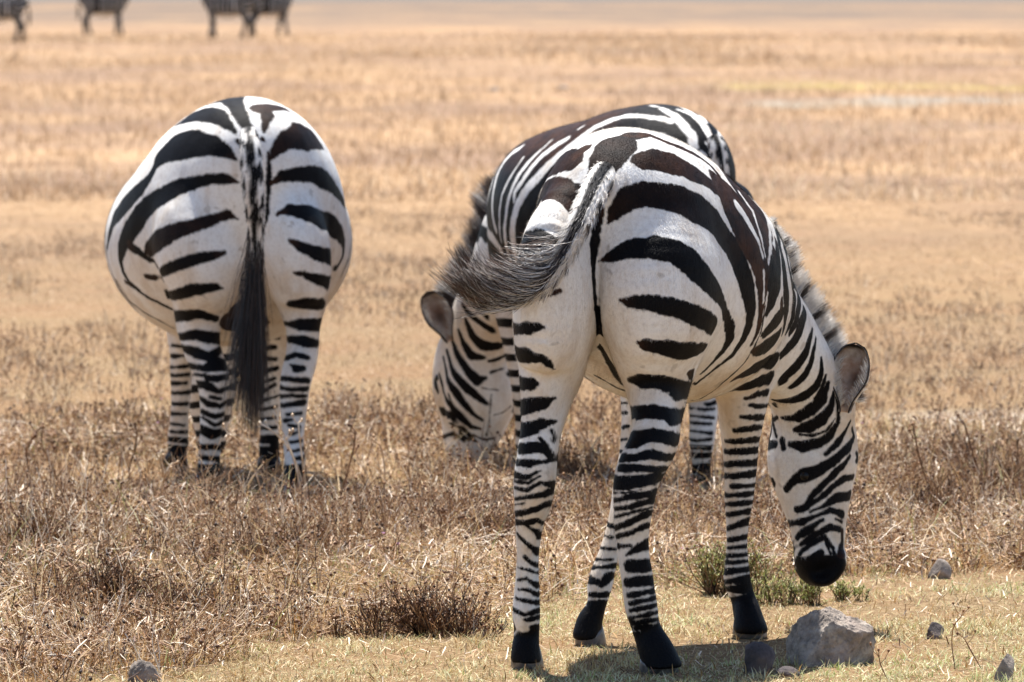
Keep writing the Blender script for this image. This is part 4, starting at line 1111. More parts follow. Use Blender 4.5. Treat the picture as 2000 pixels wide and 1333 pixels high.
def make_zebra(key, label, fur):
    Z = ZEBRAS[key]
    ahead, right = np.array(Z['ahead']), np.array(Z['right'])
    root = thing('zebra', label, 'zebra', Z['origin'], 'grazing zebras close by')
    groups, chains, i = [], {}, 0
    for ko, ki, cs in Z['limbs']:
        g = []
        for J, s in cs:
            c = [np.array(J, float) / 1000.0, np.array(s)]
            g.append(c); chains[LIMBS[i]] = c; i += 1
        groups.append((ko, ki, g))
    D, lo, h = build_field(groups, Z['cell'])
    V, F = surface_nets(D, lo, h)
    V = relax(V, F, 40)
    bvh = BVHTree.FromPolygons(V.tolist(), F.tolist())
    me = subdivided(np_mesh('body', V, F))
    V, N = mesh_co(me), mesh_no(me)
    F = np.empty(len(me.loops), np.int32); me.loops.foreach_get('vertex_index', F); F = F.reshape(-1, 4)
    bpy.data.meshes.remove(me)
    soft = 0.0022 if key == 'front' else 0.0035
    dark, brown, dirt, lab, names = paint(key, Z, V, N, chains, soft)
    V = V + N * (vnoise(V, 28, 4) * 0.0011 + vnoise(V, 11, 6) * 0.0018)[:, None]
    keep = np.where(V[:, 2] > 0.12, 1.0, 0.15)
    V2, T, d2, b2, r2 = add_fur(V, F, N, dark, brown, dirt, fur, ahead, keep)
    me = mixed_mesh('body', V2, [F, T])
    set_attr(me, 'dark', d2); set_attr(me, 'brown', b2); set_attr(me, 'dirt', r2)
    obj('body', me, COAT, root)
    for limb in ('RH', 'LH', 'RF', 'LF'):
        obj('hoof', hoof_mesh(chains[limb][0], ahead, right), HOOF, root)
    for e in Z['eyes']:
        e = np.array(e) / 1000.0
        loc, nrm, _, _ = bvh.find_nearest(Vector(e))
        bpy_me = bpy.data.meshes.new('eye')
        u, v = np.meshgrid(np.linspace(0, math.pi, 12), np.linspace(0, 2 * math.pi, 20, endpoint=False), indexing='ij')
        S = np.stack([np.sin(u) * np.cos(v) * 0.015, np.sin(u) * np.sin(v) * 0.015, np.cos(u) * 0.015], -1).reshape(-1, 3) + np.array(loc) - np.array(nrm) * 0.0105
        Fe = [(a * 20 + b, a * 20 + (b + 1) % 20, (a + 1) * 20 + (b + 1) % 20, (a + 1) * 20 + b) for a in range(11) for b in range(20)]
        bpy.data.meshes.remove(bpy_me)
        obj('eye', np_mesh('eye', S, np.array(Fe)), EYE, root)
    for b, t, op, w in Z['ears']:
        em, mi = ear_mesh(np.array(b) / 1000.0, np.array(t) / 1000.0, op, w)
        eo = obj('ear', em, [EAR, COAT], root)
        em.polygons.foreach_set('material_index', np.array(mi, np.int32)); em.update()
        ear_hair(np.array(b) / 1000.0, np.array(t) / 1000.0, op, w, eo)
    # tail: skin-covered dock, then the hair of the tuft
    J = np.array(Z['dock'], float) / 1000.0
    TV, TF, P, T, ang, tt = tube_mesh(J)
    ang = (ang + math.pi) % (2 * math.pi) - math.pi
    mid = smooth01((0.42 - np.abs(ang + 0.15 * vnoise(TV, 40, 8))) / 0.12)
    if key == 'front':
        # the dark line of the spine runs on down the dock, turned a little to the left
        mid = smooth01((0.62 - np.abs(ang - 0.3 + 0.2 * vnoise(TV, 40, 8))) / 0.15)
    bars = smooth01((np.sin(tt * (62 if key == 'front' else 46) + 2 * np.sign(ang)) + 0.25 * vnoise(TV, 60, 9)) / 0.3) * smooth01((np.abs(ang) - 0.75) / 0.2)
    if key == 'front': bars = bars * (ang < 0)
    td = np.maximum(mid, bars)
    if key == 'left': td = np.maximum(td, smooth01((vnoise(TV, 75, 10) - 0.15) / 0.2))
    tm = np_mesh('tail', TV, TF)
    set_attr(tm, 'dark', td); set_attr(tm, 'brown', td * 0); set_attr(tm, 'dirt', td * 0 + 0.1)
    tail = obj('tail', tm, COAT, root)
    dock_hair(TV, TF, T, td, tt, tail, 4200 if key == 'front' else 2200, 1.0 if key == 'front' else 0.4)
    tuft(key, J, P, T, tail)
    mane(key, chains, bvh, root)
    return root

def dock_hair(TV, TF, T, td, tt, tail, n, size):
    """short hair clothing the dock, coloured like the skin it grows from"""
    c = TV[TF].mean(1)
    pick = rng.integers(0, len(TF), n)
    A = c[pick] + rng.normal(0, 0.0015, (n, 3))
    v0 = TF[pick, 0]
    ring = (v0 // 20)
    axis = TV.reshape(-1, 20, 3).mean(1)
    out = A - axis[ring]; out /= np.linalg.norm(out, axis=1, keepdims=True) + 1e-9
    d = T[ring] * 1.0 + out * rng.uniform(0.15, 0.6, (n, 1)) + rng.normal(0, 0.15, (n, 3))
    d /= np.linalg.norm(d, axis=1, keepdims=True)
    L = rng.uniform(0.008, 0.026, n) * (0.6 + 0.9 * tt[v0]) * size
    u = np.linspace(0, 1, 4)
    Q = A[:, None] + d[:, None] * (L[:, None] * u)[..., None] + T[ring][:, None] * (L[:, None] * u ** 2 * 0.4)[..., None]
    V, F = strands(Q, np.linspace(1, 0.25, 4)[None] * rng.uniform(0.0006, 0.0010, (n, 1)))
    me = np_mesh('dock_hair', V, F)
    dk = np.clip(td[v0] + rng.normal(0, 0.12, n), 0, 1)
    set_attr(me, 'dark', np.repeat(dk, 12)); set_attr(me, 'brown', np.repeat(rng.random(n) * 0.2, 12))
    obj('dock_hair', me, HAIR, tail)

def tuft(key, J, P, T, tail):
    n = {'front': 2500, 'left': 2000, 'middle': 1500}[key]
    k = 9
    t = np.sqrt(rng.random(n)) * 0.68 + 0.32 if key != 'left' else rng.random(n) ** 0.6 * 0.4 + 0.6
    i = (t * (len(P) - 1)).astype(int)
    A = P[i, :3] + rng.normal(0, 0.35, (n, 3)) * P[i, 3:4]
    tan = T[i]
    if key == 'front':
        # swung to the left and lifted: fans out to a ragged brush
        e0, e1 = TUFT_ENDS[0], TUFT_ENDS[1]
        s = rng.random(n)
        q = 0.30 + 0.70 * t ** 1.5
        lk = rng.integers(0, 26, n)
        lock = rng.normal(0, 0.024, (26, 3)); ls_ = rng.random(26)
        s = np.clip(ls_[lk] + rng.normal(0, 0.10, n), 0, 1)
        end = e0 + (e1 - e0) * s[:, None] + rng.normal(0, 0.010, (n, 3)) + lock[lk]
        wild = rng.random(n) < 0.05
        end[wild] += np.array([0.06, 0, 0.05]) * rng.random((wild.sum(), 1))
        ctrl = A + tan * (0.10 + 0.07 * rng.random((n, 1)))
        end = A + (end - A) * (q * (rng.uniform(0.86, 1.03, n) * rng.uniform(0.82, 1.06, 26)[lk]))[:, None]
        ctrl = A + (ctrl - A) * q[:, None] + rng.normal(0, 0.010, (n, 3))
        Q = bezier(A, ctrl, end, k)
        lite = np.clip(np.clip(rng.normal(0.42, 0.36, 26), 0, 1)[lk] + rng.normal(0, 0.22, n), 0, 1)
        u = np.linspace(0, 1, k)[None]
        d = np.clip(lite[:, None] + smooth01((u - 0.66) / 0.3) * 0.5 * (rng.random((n, 1)) < 0.75), 0, 1)
        d = np.where(d > 0.6, 0.97, d * 0.4)
        b = np.clip(smooth01((u - 0.5) / 0.4) * (rng.random((n, 1)) < 0.35) + 0.04, 0, 1)
    else:
        L = {'left': rng.uniform(0.26, 0.50, n), 'middle': rng.uniform(0.2, 0.42, n)}[key]
        out = rng.normal(0, 1, (n, 3)) * np.array([0.017, 0.018, 0.0])
        clump = rng.normal(0, 0.024, (14, 3)) * np.array([1.0, 0.8, 0]); out += clump[rng.integers(0, 14, n)]
        if key == 'left': out[:, 0] -= 0.014
        end = A + out + np.stack([np.zeros(n), np.zeros(n), -L], 1)
        ctrl = A + out * 0.75 + tan * 0.06 + np.stack([np.zeros(n), np.zeros(n), -L * 0.35], 1)
        Q = bezier(A, ctrl, end, k)
        d = np.repeat(np.where(rng.random((n, 1)) < (0.93 if key == 'left' else 0.9), 1.0, 0.25), k, 1)
        d = np.maximum(d, smooth01((np.linspace(0, 1, k)[None] - 0.15) / 0.1))
        b = np.repeat(rng.random((n, 1)) ** 3 * 0.5, k, 1)
    r = np.linspace(1, 0.25, k)[None] * rng.uniform(0.0007, 0.0013, (n, 1))
    HV, HF = strands(Q, r)
    me = np_mesh('tail_hair', HV, HF)
    set_attr(me, 'dark', np.repeat(d.ravel(), 3)); set_attr(me, 'brown', np.repeat(b.ravel(), 3))
    obj('tail_hair', me, HAIR, tail)

def mane(key, chains, bvh, root):
    J = resample(np.vstack([chains['neck'][0], chains['head'][0][1:2]]), 10)
    side = np.array(chains['neck'][1])
    U = np.gradient(J[:, :3], axis=0); U /= np.linalg.norm(U, axis=1, keepdims=True)
    O = np.cross(U, side); O /= np.linalg.norm(O, axis=1, keepdims=True)
    if O[0, 2] < 0: O = -O
    m = len(J) - 8
    n = 9000 if key != 'left' else 2500
    s = rng.random(n)
    f = s * (m - 1); i = f.astype(int); w = (f - i)[:, None]
    c = J[i, :3] * (1 - w) + J[i + 1, :3] * w
    o = O[i] * (1 - w) + O[i + 1] * w
    u = U[i]
    off = rng.normal(0, 0.011, n)
    A, keep = np.zeros((n, 3)), np.zeros(n, bool)
    for a in range(n):
        p = c[a] + side * off[a] + o[a] * 0.4
        hit = bvh.ray_cast(Vector(p), Vector(-o[a]), 0.5)
        if hit[0] is not None:
            A[a] = hit[0]; keep[a] = True
    A, o, u, s, off = A[keep], o[keep], u[keep], s[keep], off[keep]; n = len(A)
    Lm = (0.035 + 0.05 * smooth01(s / 0.25)) * (1 - 0.35 * smooth01((s - 0.85) / 0.15)) * {'front': 0.74, 'left': 1.0, 'middle': 1.3}[key]
    L = Lm * rng.uniform(0.55, 1.1, n)
    lock = np.stack([vnoise(A, 55, 21 + q) for q in range(3)], 1)
    d = o + u * 0.15 + lock * 0.28 + rng.normal(0, 0.10, (n, 3)) + side * (off * 6)[:, None]
    d /= np.linalg.norm(d, axis=1, keepdims=True)
    k = 4
    tt = np.linspace(0, 1, k)
    Q = (A - d * 0.006)[:, None] + d[:, None] * (L[:, None] * tt)[..., None] + (rng.normal(0, 0.004, (n, 1, 3)) * (tt ** 2)[None, :, None])
    r = np.linspace(1, 0.2, k)[None] * rng.uniform(0.0006, 0.0011, (n, 1))
    HV, HF = strands(Q, r)
    per = {'front': 9.5, 'left': 9, 'middle': 8}[key]
    band = smooth01(0.5 + (np.sin(s * per * 2 * math.pi + 0.5 * lock[:, 0]) - (0.72 if key == 'front' else -0.5)) / 0.5)
    dk = np.maximum(band[:, None], smooth01((tt - 0.8) / 0.2)[None] * (rng.random((n, 1)) < 0.2))
    if key == 'middle': dk = np.maximum(dk, 0.85 * (rng.random((n, 1)) < 0.6))
    me = np_mesh('mane', HV, HF)
    set_attr(me, 'dark', np.repeat(dk.ravel(), 3)); set_attr(me, 'brown', np.repeat((rng.random((n, 1)) ** 2 * np.ones((1, k))).ravel() * 0.5, 3))
    obj('mane', me, HAIR, root)

# the two ends of the brush of the swinging tail
TUFT_ENDS = None
TUFT_ENDS = (np.array(TUFT_A) / 1000.0, np.array(TUFT_B) / 1000.0)
make_zebra('front', 'nearest zebra, tail swung out to the left, head lowered beside the big rock', 220000)
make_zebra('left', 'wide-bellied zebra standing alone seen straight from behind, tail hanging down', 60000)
make_zebra('middle', 'brown-backed zebra half hidden behind the one swinging its tail', 60000)
# right, away, (right, up) along the stem
STALKS = [
    (-0.651, 22.8, [(0.0, 0.0), (-0.024, 0.09), (-0.062, 0.191), (-0.09, 0.252), (-0.104, 0.306)], "tall dead stalk crossing in front of the lone zebra's right hind hoof"),
    (-0.661, 22.69, [(0.0, 0.0), (-0.028, 0.138), (-0.058, 0.198), (-0.1, 0.24), (-0.139, 0.263)], "dead stalk leaning left in front of the lone zebra's right hind hoof"),
    (-0.668, 22.8, [(0.0, 0.0), (0.007, 0.122), (0.024, 0.204), (0.039, 0.269), (0.037, 0.288)], "dead stalk leaning right past the lone zebra's right hind hoof"),
    (-0.648, 22.69, [(0.0, 0.0), (-0.013, 0.113), (-0.023, 0.198), (-0.028, 0.259), (-0.019, 0.272)], "straight dead stalk right beside the lone zebra's right hind hoof"),
    (-0.763, 22.25, [(0.0, 0.0), (-0.032, 0.127), (-0.079, 0.222), (-0.114, 0.254), (-0.126, 0.245)], "curled dead stalk below the lone zebra's tail tuft"),
    (-0.543, 22.03, [(0.0, 0.0), (0.02, 0.094), (0.047, 0.189), (0.061, 0.268), (0.049, 0.294)], 'dark slender stalk curling left at its tip, right of the lone zebra'),
    (-0.389, 21.62, [(0.0, 0.0), (0.003, 0.124), (0.003, 0.201), (-0.009, 0.259), (-0.028, 0.275)], 'slender stalk with hooked tip standing between the lone zebra and the lowered head'),
    (-1.531, 22.8, [(0.0, 0.0), (-0.008, 0.09), (-0.016, 0.171), (0.016, 0.228), (0.036, 0.252)], 'forked dark stalk rising from the weeds at the far left'),
    (-1.41, 22.69, [(0.0, 0.0), (-0.024, 0.065), (-0.057, 0.146), (-0.081, 0.194), (-0.078, 0.251)], 'bent dark stalk second from the left edge'),
    (-1.239, 23.38, [(0.0, 0.0), (-0.013, 0.067), (0.007, 0.134), (0.013, 0.184), (0.007, 0.217)], "thin dark stalk left of the lone zebra's forelegs"),
    (-1.052, 21.83, [(0.0, 0.0), (-0.02, 0.078), (-0.011, 0.14), (0.008, 0.187), (0.031, 0.195)], "short twisted stalk in front of the lone zebra's left hooves"),
    (1.069, 17.24, [(0.0, 0.0), (-0.007, 0.062), (-0.002, 0.105), (0.015, 0.129), (0.033, 0.148)], 'thin dark stalk bowing over the turf near the bottom right corner'),
    (1.133, 17.24, [(0.0, 0.0), (-0.025, 0.043), (-0.043, 0.074), (-0.059, 0.086)], 'short fallen stalk beside the bowed one near the bottom right corner'),
    (0.892, 16.98, [(0.0, 0.0), (-0.016, 0.036), (-0.021, 0.07)], "short bare stalk in front of the big grey boulder's right side"),
    (1.319, 22.25, [(0.0, 0.0), (-0.024, 0.095), (-0.048, 0.167), (-0.064, 0.238), (-0.072, 0.286)], "dark stalk in the weeds right of the nearest zebra's head"),
    (1.498, 22.8, [(0.0, 0.0), (-0.008, 0.09), (-0.033, 0.171), (-0.057, 0.252), (-0.062, 0.261)], 'dark stalk in the weeds near the right edge'),
    (-0.023, 21.83, [(0.0, 0.0), (-0.031, 0.086), (-0.062, 0.148), (-0.086, 0.179), (-0.101, 0.176)], 'hooked stalk in the weeds below the lowered head of the brown-backed zebra'),
]
# ---------------------------------------------------------------- the plain
g = obj('ground', np_mesh('ground', [(-6000, -200, 0), (6000, -200, 0), (6000, 12000, 0), (-6000, 12000, 0)], np.array([[0, 1, 2, 3]])), ground_material())
g['kind'] = 'structure'

GRASS = blade_material('straw', [(0.0, (0.25, 0.12, 0.038)), (0.3, (0.42, 0.235, 0.085)), (0.65, (0.56, 0.385, 0.175)), (0.93, (0.78, 0.65, 0.43)), (0.97, (0.28, 0.30, 0.09))])
PASTURE = blade_material('pasture_straw', [(0.0, (0.165, 0.098, 0.052)), (0.35, (0.35, 0.22, 0.12)), (0.7, (0.48, 0.325, 0.19)), (1.0, (0.63, 0.47, 0.30))])
TURF = blade_material('turf_blades', [(0.0, (0.24, 0.15, 0.062)), (0.35, (0.46, 0.335, 0.145)), (0.62, (0.62, 0.53, 0.29)), (0.82, (0.68, 0.65, 0.41)), (1.0, (0.31, 0.37, 0.12))])
WEED = blade_material('dead_stems', [(0.0, (0.030, 0.016, 0.010)), (0.28, (0.14, 0.062, 0.028)), (0.55, (0.36, 0.195, 0.09)), (0.8, (0.58, 0.40, 0.24)), (1.0, (0.82, 0.70, 0.55))], 0.1)
GREEN = blade_material('green_leaves', [(0.0, (0.08, 0.07, 0.025)), (0.35, (0.17, 0.19, 0.05)), (0.7, (0.33, 0.35, 0.10)), (1.0, (0.50, 0.45, 0.17))], 0.3)

def scatter(n, y0, y1, power=1.0, margin=0.8):
    """points on the ground the lens can see, a little wider than the frame"""
    Y = y0 + (y1 - y0) * rng.random(n) ** power
    X = (rng.random(n) * 2 - 1) * (0.0714 * Y + margin)
    return np.stack([X, Y, np.zeros(n)], 1)

def front_line(X):
    """where the uncropped weeds begin, nearer on the left"""
    return np.interp(X, [-1.4, -0.8, -0.62, -0.45, -0.15, 0.0, 0.12, 0.6, 0.8, 1.6], [16.5, 16.7, 17.5, 17.95, 18.15, 18.5, 19.2, 19.5, 19.9, 20.1])

def weediness(P):
    d = P[:, 1] - front_line(P[:, 0]) + 0.35 * vnoise(P, 2.2, 31) + 0.2 * vnoise(P, 6, 32)
    w = smooth01(d / 0.35)
    # worn ground round the hooves of the zebra on the left, and behind it
    bare = np.exp(-((P[:, 0] + 0.75) / 1.2) ** 2 - ((P[:, 1] - 23.75) / 0.85) ** 2)
    clump = smooth01((vnoise(P, 1.1, 33) + 0.55 * vnoise(P, 3.4, 34) + 0.75) / 0.9)
    foot = np.exp(-((P[:, 0] + 0.69) / 0.2) ** 2 - ((P[:, 1] - 22.5) / 0.45) ** 2)
    return np.clip(w * (0.25 + 0.75 * clump) * (1 - 0.92 * bare) * (1 - 0.93 * foot), 0, 1)

def blades(P, L, bend, w, k=4):
    n = len(P)
    a = rng.random(n) * 2 * math.pi
    lean = rng.normal(0.3, 0.4, n)
    h = np.stack([np.cos(a), np.sin(a), np.zeros(n)], 1)
    t = np.linspace(0, 1, k)[None, :, None]
    up = np.array([0, 0, 1.0])
    Q = P[:, None] + L[:, None, None] * (t * up * np.cos(lean)[:, None, None] + h[:, None] * (t * np.sin(lean)[:, None, None] + t * t * bend[:, None, None])
                                         - up * t * t * (bend ** 2)[:, None, None] * 0.55)
    Q[..., 2] = np.maximum(Q[..., 2], 0.002)
    W = w[:, None] * np.array([1.0, 0.85, 0.55, 0.08][:k])[None]
    return ribbons(Q, W, a + math.pi / 2 + rng.normal(0, 0.6, n))

def stuff(name, V, F, tone, mat, label):
    me = np_mesh(name, V, F)
    set_attr(me, 'tone', tone)
    o = obj(name, me, mat)
    o['kind'] = 'stuff'; o['label'] = label
    return o

def tones(P, mean, spread, scale=1.2, amp=0.18, seed=40):
    return np.clip(rng.normal(mean, spread, len(P)) + amp * vnoise(P, scale, seed), 0.0, 1.0)

# cropped turf in front: hummocks, thin spots, greener and paler patches
P = scatter(185000, 16.3, 20.8, 1.1)
hum = 0.55 + 0.9 * smooth01((vnoise(P, 7, 44) + 0.7 * vnoise(P, 19, 45) + 0.5) / 1.2)
thin = smooth01((vnoise(P, 2.6, 46) + 0.5 * vnoise(P, 9, 47) + 0.75) / 0.8)
P = P[rng.random(len(P)) < (0.22 + 0.78 * thin) * (1 - 0.75 * weediness(P))]
hum = 0.4 + 1.1 * smooth01((vnoise(P, 7, 44) + 0.7 * vnoise(P, 19, 45) + 0.5) / 1.2)
n = len(P)
V, F = blades(P, rng.uniform(0.008, 0.030, n) * hum, rng.uniform(0.2, 1.3, n), rng.uniform(0.0007, 0.0019, n))
tn = np.clip(rng.normal(0.5, 0.32, n) + 0.45 * vnoise(P, 1.7, 41) + 0.25 * vnoise(P, 8, 43), 0, 1)
stuff('turf', V, F, np.repeat(tn, 8), TURF, 'short cropped yellowish grass in the foreground')

# straw between the weeds
P = scatter(118000, 16.5, 27.0, 1.0)
P = P[rng.random(len(P)) < 0.15 + 0.85 * weediness(P)]
n = len(P)
wd = weediness(P)
V, F = blades(P, rng.uniform(0.03, 0.12, n) * (0.35 + 0.65 * wd), np.abs(rng.normal(0.8, 0.5, n)), rng.uniform(0.0008, 0.0021, n))
stuff('dry_grass', V, F, np.repeat(tones(P, 0.45, 0.36, 1.3, 0.3), 8), GRASS, 'dry straw-coloured grass among the dead weeds')

# a few long arching straws
P = scatter(5200, 16.9, 26.0)
P = P[rng.random(len(P)) < weediness(P)]
n = len(P)
V, F = blades(P, rng.uniform(0.12, 0.26, n), rng.uniform(0.3, 1.1, n), rng.uniform(0.0009, 0.0016, n))
stuff('arching_straw', V, F, np.repeat(tones(P, 0.68, 0.18), 8), GRASS, 'long pale arching grass stems')

def weed_mesh(base, height, rad, stems, size=0.0034, tone_mean=0.38, heads=0.55):
    """dead forbs: forking stems with small round seed heads"""
    n = len(base)
    tone_mean = np.broadcast_to(np.asarray(tone_mean, float), (n,))
    idx = np.repeat(np.arange(n), stems)
    m = len(idx)
    a = rng.random(m) * 2 * math.pi
    lean = np.abs(rng.normal(0.0, 0.55, m)) + 0.05
    L = height[idx] * rng.uniform(0.55, 1.05, m)
    d = np.stack([np.cos(a) * np.sin(lean), np.sin(a) * np.sin(lean), np.cos(lean)], 1)
    r0 = np.sqrt(rng.random(m))[:, None] * rad[idx][:, None] * np.stack([np.cos(a), np.sin(a), 0 * a], 1)
    k = 5
    t = np.linspace(0, 1, k)[None, :, None]
    wob = rng.normal(0, 0.10, (m, 1, 3)); wob[..., 2] = 0
    A = base[idx] + r0
    Q = A[:, None] + L[:, None, None] * (d[:, None] * t + wob * np.sin(t * 4 + rng.random((m, 1, 1)) * 6) * t)
    R = np.linspace(1, 0.55, k)[None] * rng.uniform(0.0009, 0.0022, (m, 1))
    # side twigs
    tw = 2
    j = np.repeat(np.arange(m), tw)
    f = rng.uniform(0.35, 0.85, len(j))
    i0 = np.clip((f * (k - 1)).astype(int), 0, k - 2); fr = (f * (k - 1) - i0)[:, None]
    B = Q[j, i0] * (1 - fr) + Q[j, i0 + 1] * fr
    a2 = rng.random(len(j)) * 2 * math.pi
    d2 = d[j] * 0.6 + np.stack([np.cos(a2), np.sin(a2), rng.uniform(0.1, 0.9, len(j))], 1) * 0.55
    Q2 = B[:, None] + (L[j] * rng.uniform(0.12, 0.35, len(j)))[:, None, None] * d2[:, None] * t
    R2 = np.linspace(1, 0.6, k)[None] * rng.uniform(0.0007, 0.0014, (len(j), 1))
    V, F = strands(np.concatenate([Q, Q2]), np.concatenate([R, R2]))
    tn = np.clip(np.concatenate([rng.normal(tone_mean[idx], 0.3), rng.normal(tone_mean[idx[j]], 0.3)]), 0, 1)
    tn = np.repeat(tn, k * 3)
    # seed heads: little eight-sided beads
    tips = np.concatenate([Q[:, -1], Q2[:, -1]])
    tips = tips[rng.random(len(tips)) < heads]
    q = len(tips)
    s = rng.uniform(0.5, 1.3, (q, 1, 1)) * size
    oc = np.array([(1, 0, 0), (-1, 0, 0), (0, 1, 0), (0, -1, 0), (0, 0, 1.25), (0, 0, -1.0)])
    HV = (tips[:, None] + oc[None] * s + rng.normal(0, 0.0006, (q, 6, 3))).reshape(-1, 3)
    tri = np.array([(0, 2, 4), (2, 1, 4), (1, 3, 4), (3, 0, 4), (2, 0, 5), (1, 2, 5), (3, 1, 5), (0, 3, 5)])
    HF = (np.arange(q)[:, None, None] * 6 + tri[None]).reshape(-1, 3) + len(V)
    ht = np.repeat(np.clip(rng.normal(0.28, 0.16, q), 0, 1), 6)
    return np.vstack([V, HV]), [F, HF], np.concatenate([tn, ht])

P = scatter(8800, 16.7, 27.0, 0.95)
P = P[rng.random(len(P)) < weediness(P) ** 1.3 * smooth01((vnoise(P, 2.3, 52) + 0.5 * vnoise(P, 0.9, 53) + 0.55) / 0.7)]
P = np.vstack([P, np.stack([rng.uniform(-1.15, -0.45, 190), rng.uniform(21.9, 22.65, 190), np.zeros(190)], 1), np.stack([rng.uniform(-0.30, 0.02, 60), rng.uniform(23.6, 24.2, 60), np.zeros(60)], 1)])
P = P[(np.abs(P[:, 0] + 0.69) > 0.17) | (P[:, 1] < 21.6) | (P[:, 1] > 23.2) | (rng.random(len(P)) < 0.12)]
n = len(P)
hgt = rng.uniform(0.05, 0.17, n) * (0.85 + 0.5 * vnoise(P, 1.4, 51))
V, F, tn = weed_mesh(P, hgt, np.full(n, 0.035), 6, 0.0050, 0.5 + 0.32 * vnoise(P, 1.3, 55), 0.3)
me = mixed_mesh('dead_weeds', V, F); set_attr(me, 'tone', tn)
o = obj('dead_weeds', me, WEED); o['kind'] = 'stuff'; o['label'] = 'brown dead weeds with small round seed heads'

# taller, twiggy dead stems that tangle in front of the lone zebra's hooves and along the left
P = np.vstack([np.stack([rng.uniform(-1.75, 0.1, 420), rng.uniform(20.3, 22.75, 420), np.zeros(420)], 1),
               np.stack([rng.uniform(-1.6, -0.5, 260), rng.uniform(17.2, 20.5, 260), np.zeros(260)], 1),
               np.stack([rng.uniform(0.2, 1.9, 420), rng.uniform(20.3, 24.5, 420), np.zeros(420)], 1)])
P = P[rng.random(len(P)) < weediness(P) * smooth01((vnoise(P, 1.3, 58) + 0.45) / 0.5)]
n = len(P)
V, F, tn = weed_mesh(P, rng.uniform(0.12, 0.26, n), np.full(n, 0.03), 4, 0.0040, 0.58 + 0.25 * vnoise(P, 1.6, 56), 0.35)
me = mixed_mesh('twiggy_weeds', V, F); set_attr(me, 'tone', tn)
o = obj('twiggy_weeds', me, WEED); o['kind'] = 'stuff'; o['label'] = 'taller twiggy dead weeds tangled among the short ones'
P = scatter(20000, 17.0, 26.0)
P = P[rng.random(len(P)) < weediness(P)]
n = len(P)
a = rng.random(n) * 2 * math.pi; el = np.abs(rng.normal(0.25, 0.3, n))
d = np.stack([np.cos(a) * np.cos(el), np.sin(a) * np.cos(el), np.sin(el)], 1)
L = rng.uniform(0.06, 0.20, n)
t = np.linspace(0, 1, 5)[None, :, None]
Q = P[:, None] + np.array([0, 0, 1.0]) * (rng.random(n) ** 1.4 * 0.07)[:, None, None] + d[:, None] * t * L[:, None, None] - np.array([0, 0, 0.35]) * (t * t) * L[:, None, None] * rng.random((n, 1, 1)) + rng.normal(0, 0.003, (n, 5, 3))
Q[..., 2] = np.maximum(Q[..., 2], 0.003)
V, F = strands(Q, np.linspace(1, 0.5, 5)[None] * rng.uniform(0.0008, 0.0018, (n, 1)))
stuff('tangled_stems', V, F, np.repeat(tones(P, 0.66, 0.34, 1.3, 0.25, 66), 15), WEED, 'long bleached stems tangled through the weeds')

# fallen stems and litter lying at all angles
P = scatter(100000, 16.4, 27.0)
P = P[rng.random(len(P)) < 0.12 + 0.88 * weediness(P)]
n = len(P); wd = weediness(P)
a = rng.random(n) * 2 * math.pi
el = rng.normal(0.15, 0.45, n)
d = np.stack([np.cos(a) * np.cos(el), np.sin(a) * np.cos(el), np.sin(el)], 1)
c = P + np.array([0, 0, 1.0]) * (0.004 + rng.random(n) ** 1.3 * 0.09 * wd)[:, None]
L = rng.uniform(0.012, 0.07, n)
t = np.linspace(-0.5, 0.5, 3)[None, :, None]
Q = c[:, None] + d[:, None] * t * L[:, None, None] + rng.normal(0, 0.002, (n, 3, 3))
Q[..., 2] = np.maximum(Q[..., 2], 0.002)
V, F = ribbons(Q, np.ones((1, 3)) * rng.uniform(0.0007, 0.0020, (n, 1)), a + math.pi / 2)
stuff('litter', V, F, np.repeat(tones(P, 0.5, 0.4, 1.3, 0.25, 61), 6), WEED, 'broken dry stems lying between the weeds')

# further back: tussocks that thin out with distance
P = scatter(150000, 24.0, 58.0, 1.25, 0.8)
keep = smooth01((vnoise(P * np.array([1, 0.6, 1]), 0.8, 71) + 0.6 * vnoise(P, 2.5, 72) + 0.6) / 0.9)
bare = np.exp(-((P[:, 0] + 0.75) / 1.2) ** 2 - ((P[:, 1] - 23.75) / 0.85) ** 2)
P = P[rng.random(len(P)) < (0.18 + 0.82 * keep) * (1 - 0.85 * bare)]
n = len(P)
V, F = blades(P, rng.uniform(0.015, 0.045, n), np.abs(rng.normal(1.0, 0.5, n)), rng.uniform(0.001, 0.0026, n))
stuff('pasture', V, F, np.repeat(tones(P, 0.45, 0.3, 0.6, 0.4, 73), 8), PASTURE, 'dry grass of the pasture behind the zebras')
P = scatter(5500, 25.0, 60.0, 1.1, 0.8)
P = P[rng.random(len(P)) < smooth01((vnoise(P * np.array([1, 0.5, 1]), 0.7, 75) + 0.3) / 0.7)]
n = len(P)
V, F, tn = weed_mesh(P, rng.uniform(0.025, 0.085, n), np.full(n, 0.08), 7, 0.005, 0.66, 0.2)
me = mixed_mesh('pasture_weeds', V, F); set_attr(me, 'tone', tn)
o = obj('pasture_weeds', me, WEED); o['kind'] = 'stuff'; o['label'] = 'brown weeds dotted over the pasture behind the zebras'
P = scatter(64000, 55.0, 250.0, 1.4, 2.0)
keep = smooth01((vnoise(P * np.array([1, 0.35, 1]), 0.25, 77) + 0.6 * vnoise(P, 0.8, 78) + 0.4) / 0.9)
P = P[rng.random(len(P)) < 0.15 + 0.85 * keep]
n = len(P)
V, F = blades(P, rng.uniform(0.05, 0.2, n), np.abs(rng.normal(0.4, 0.35, n)), rng.uniform(0.004, 0.009, n))
stuff('far_grass', V, F, np.repeat(tones(P, 0.45, 0.18, 0.14, 0.6, 79), 8), PASTURE, 'dry grass far out on the plain')

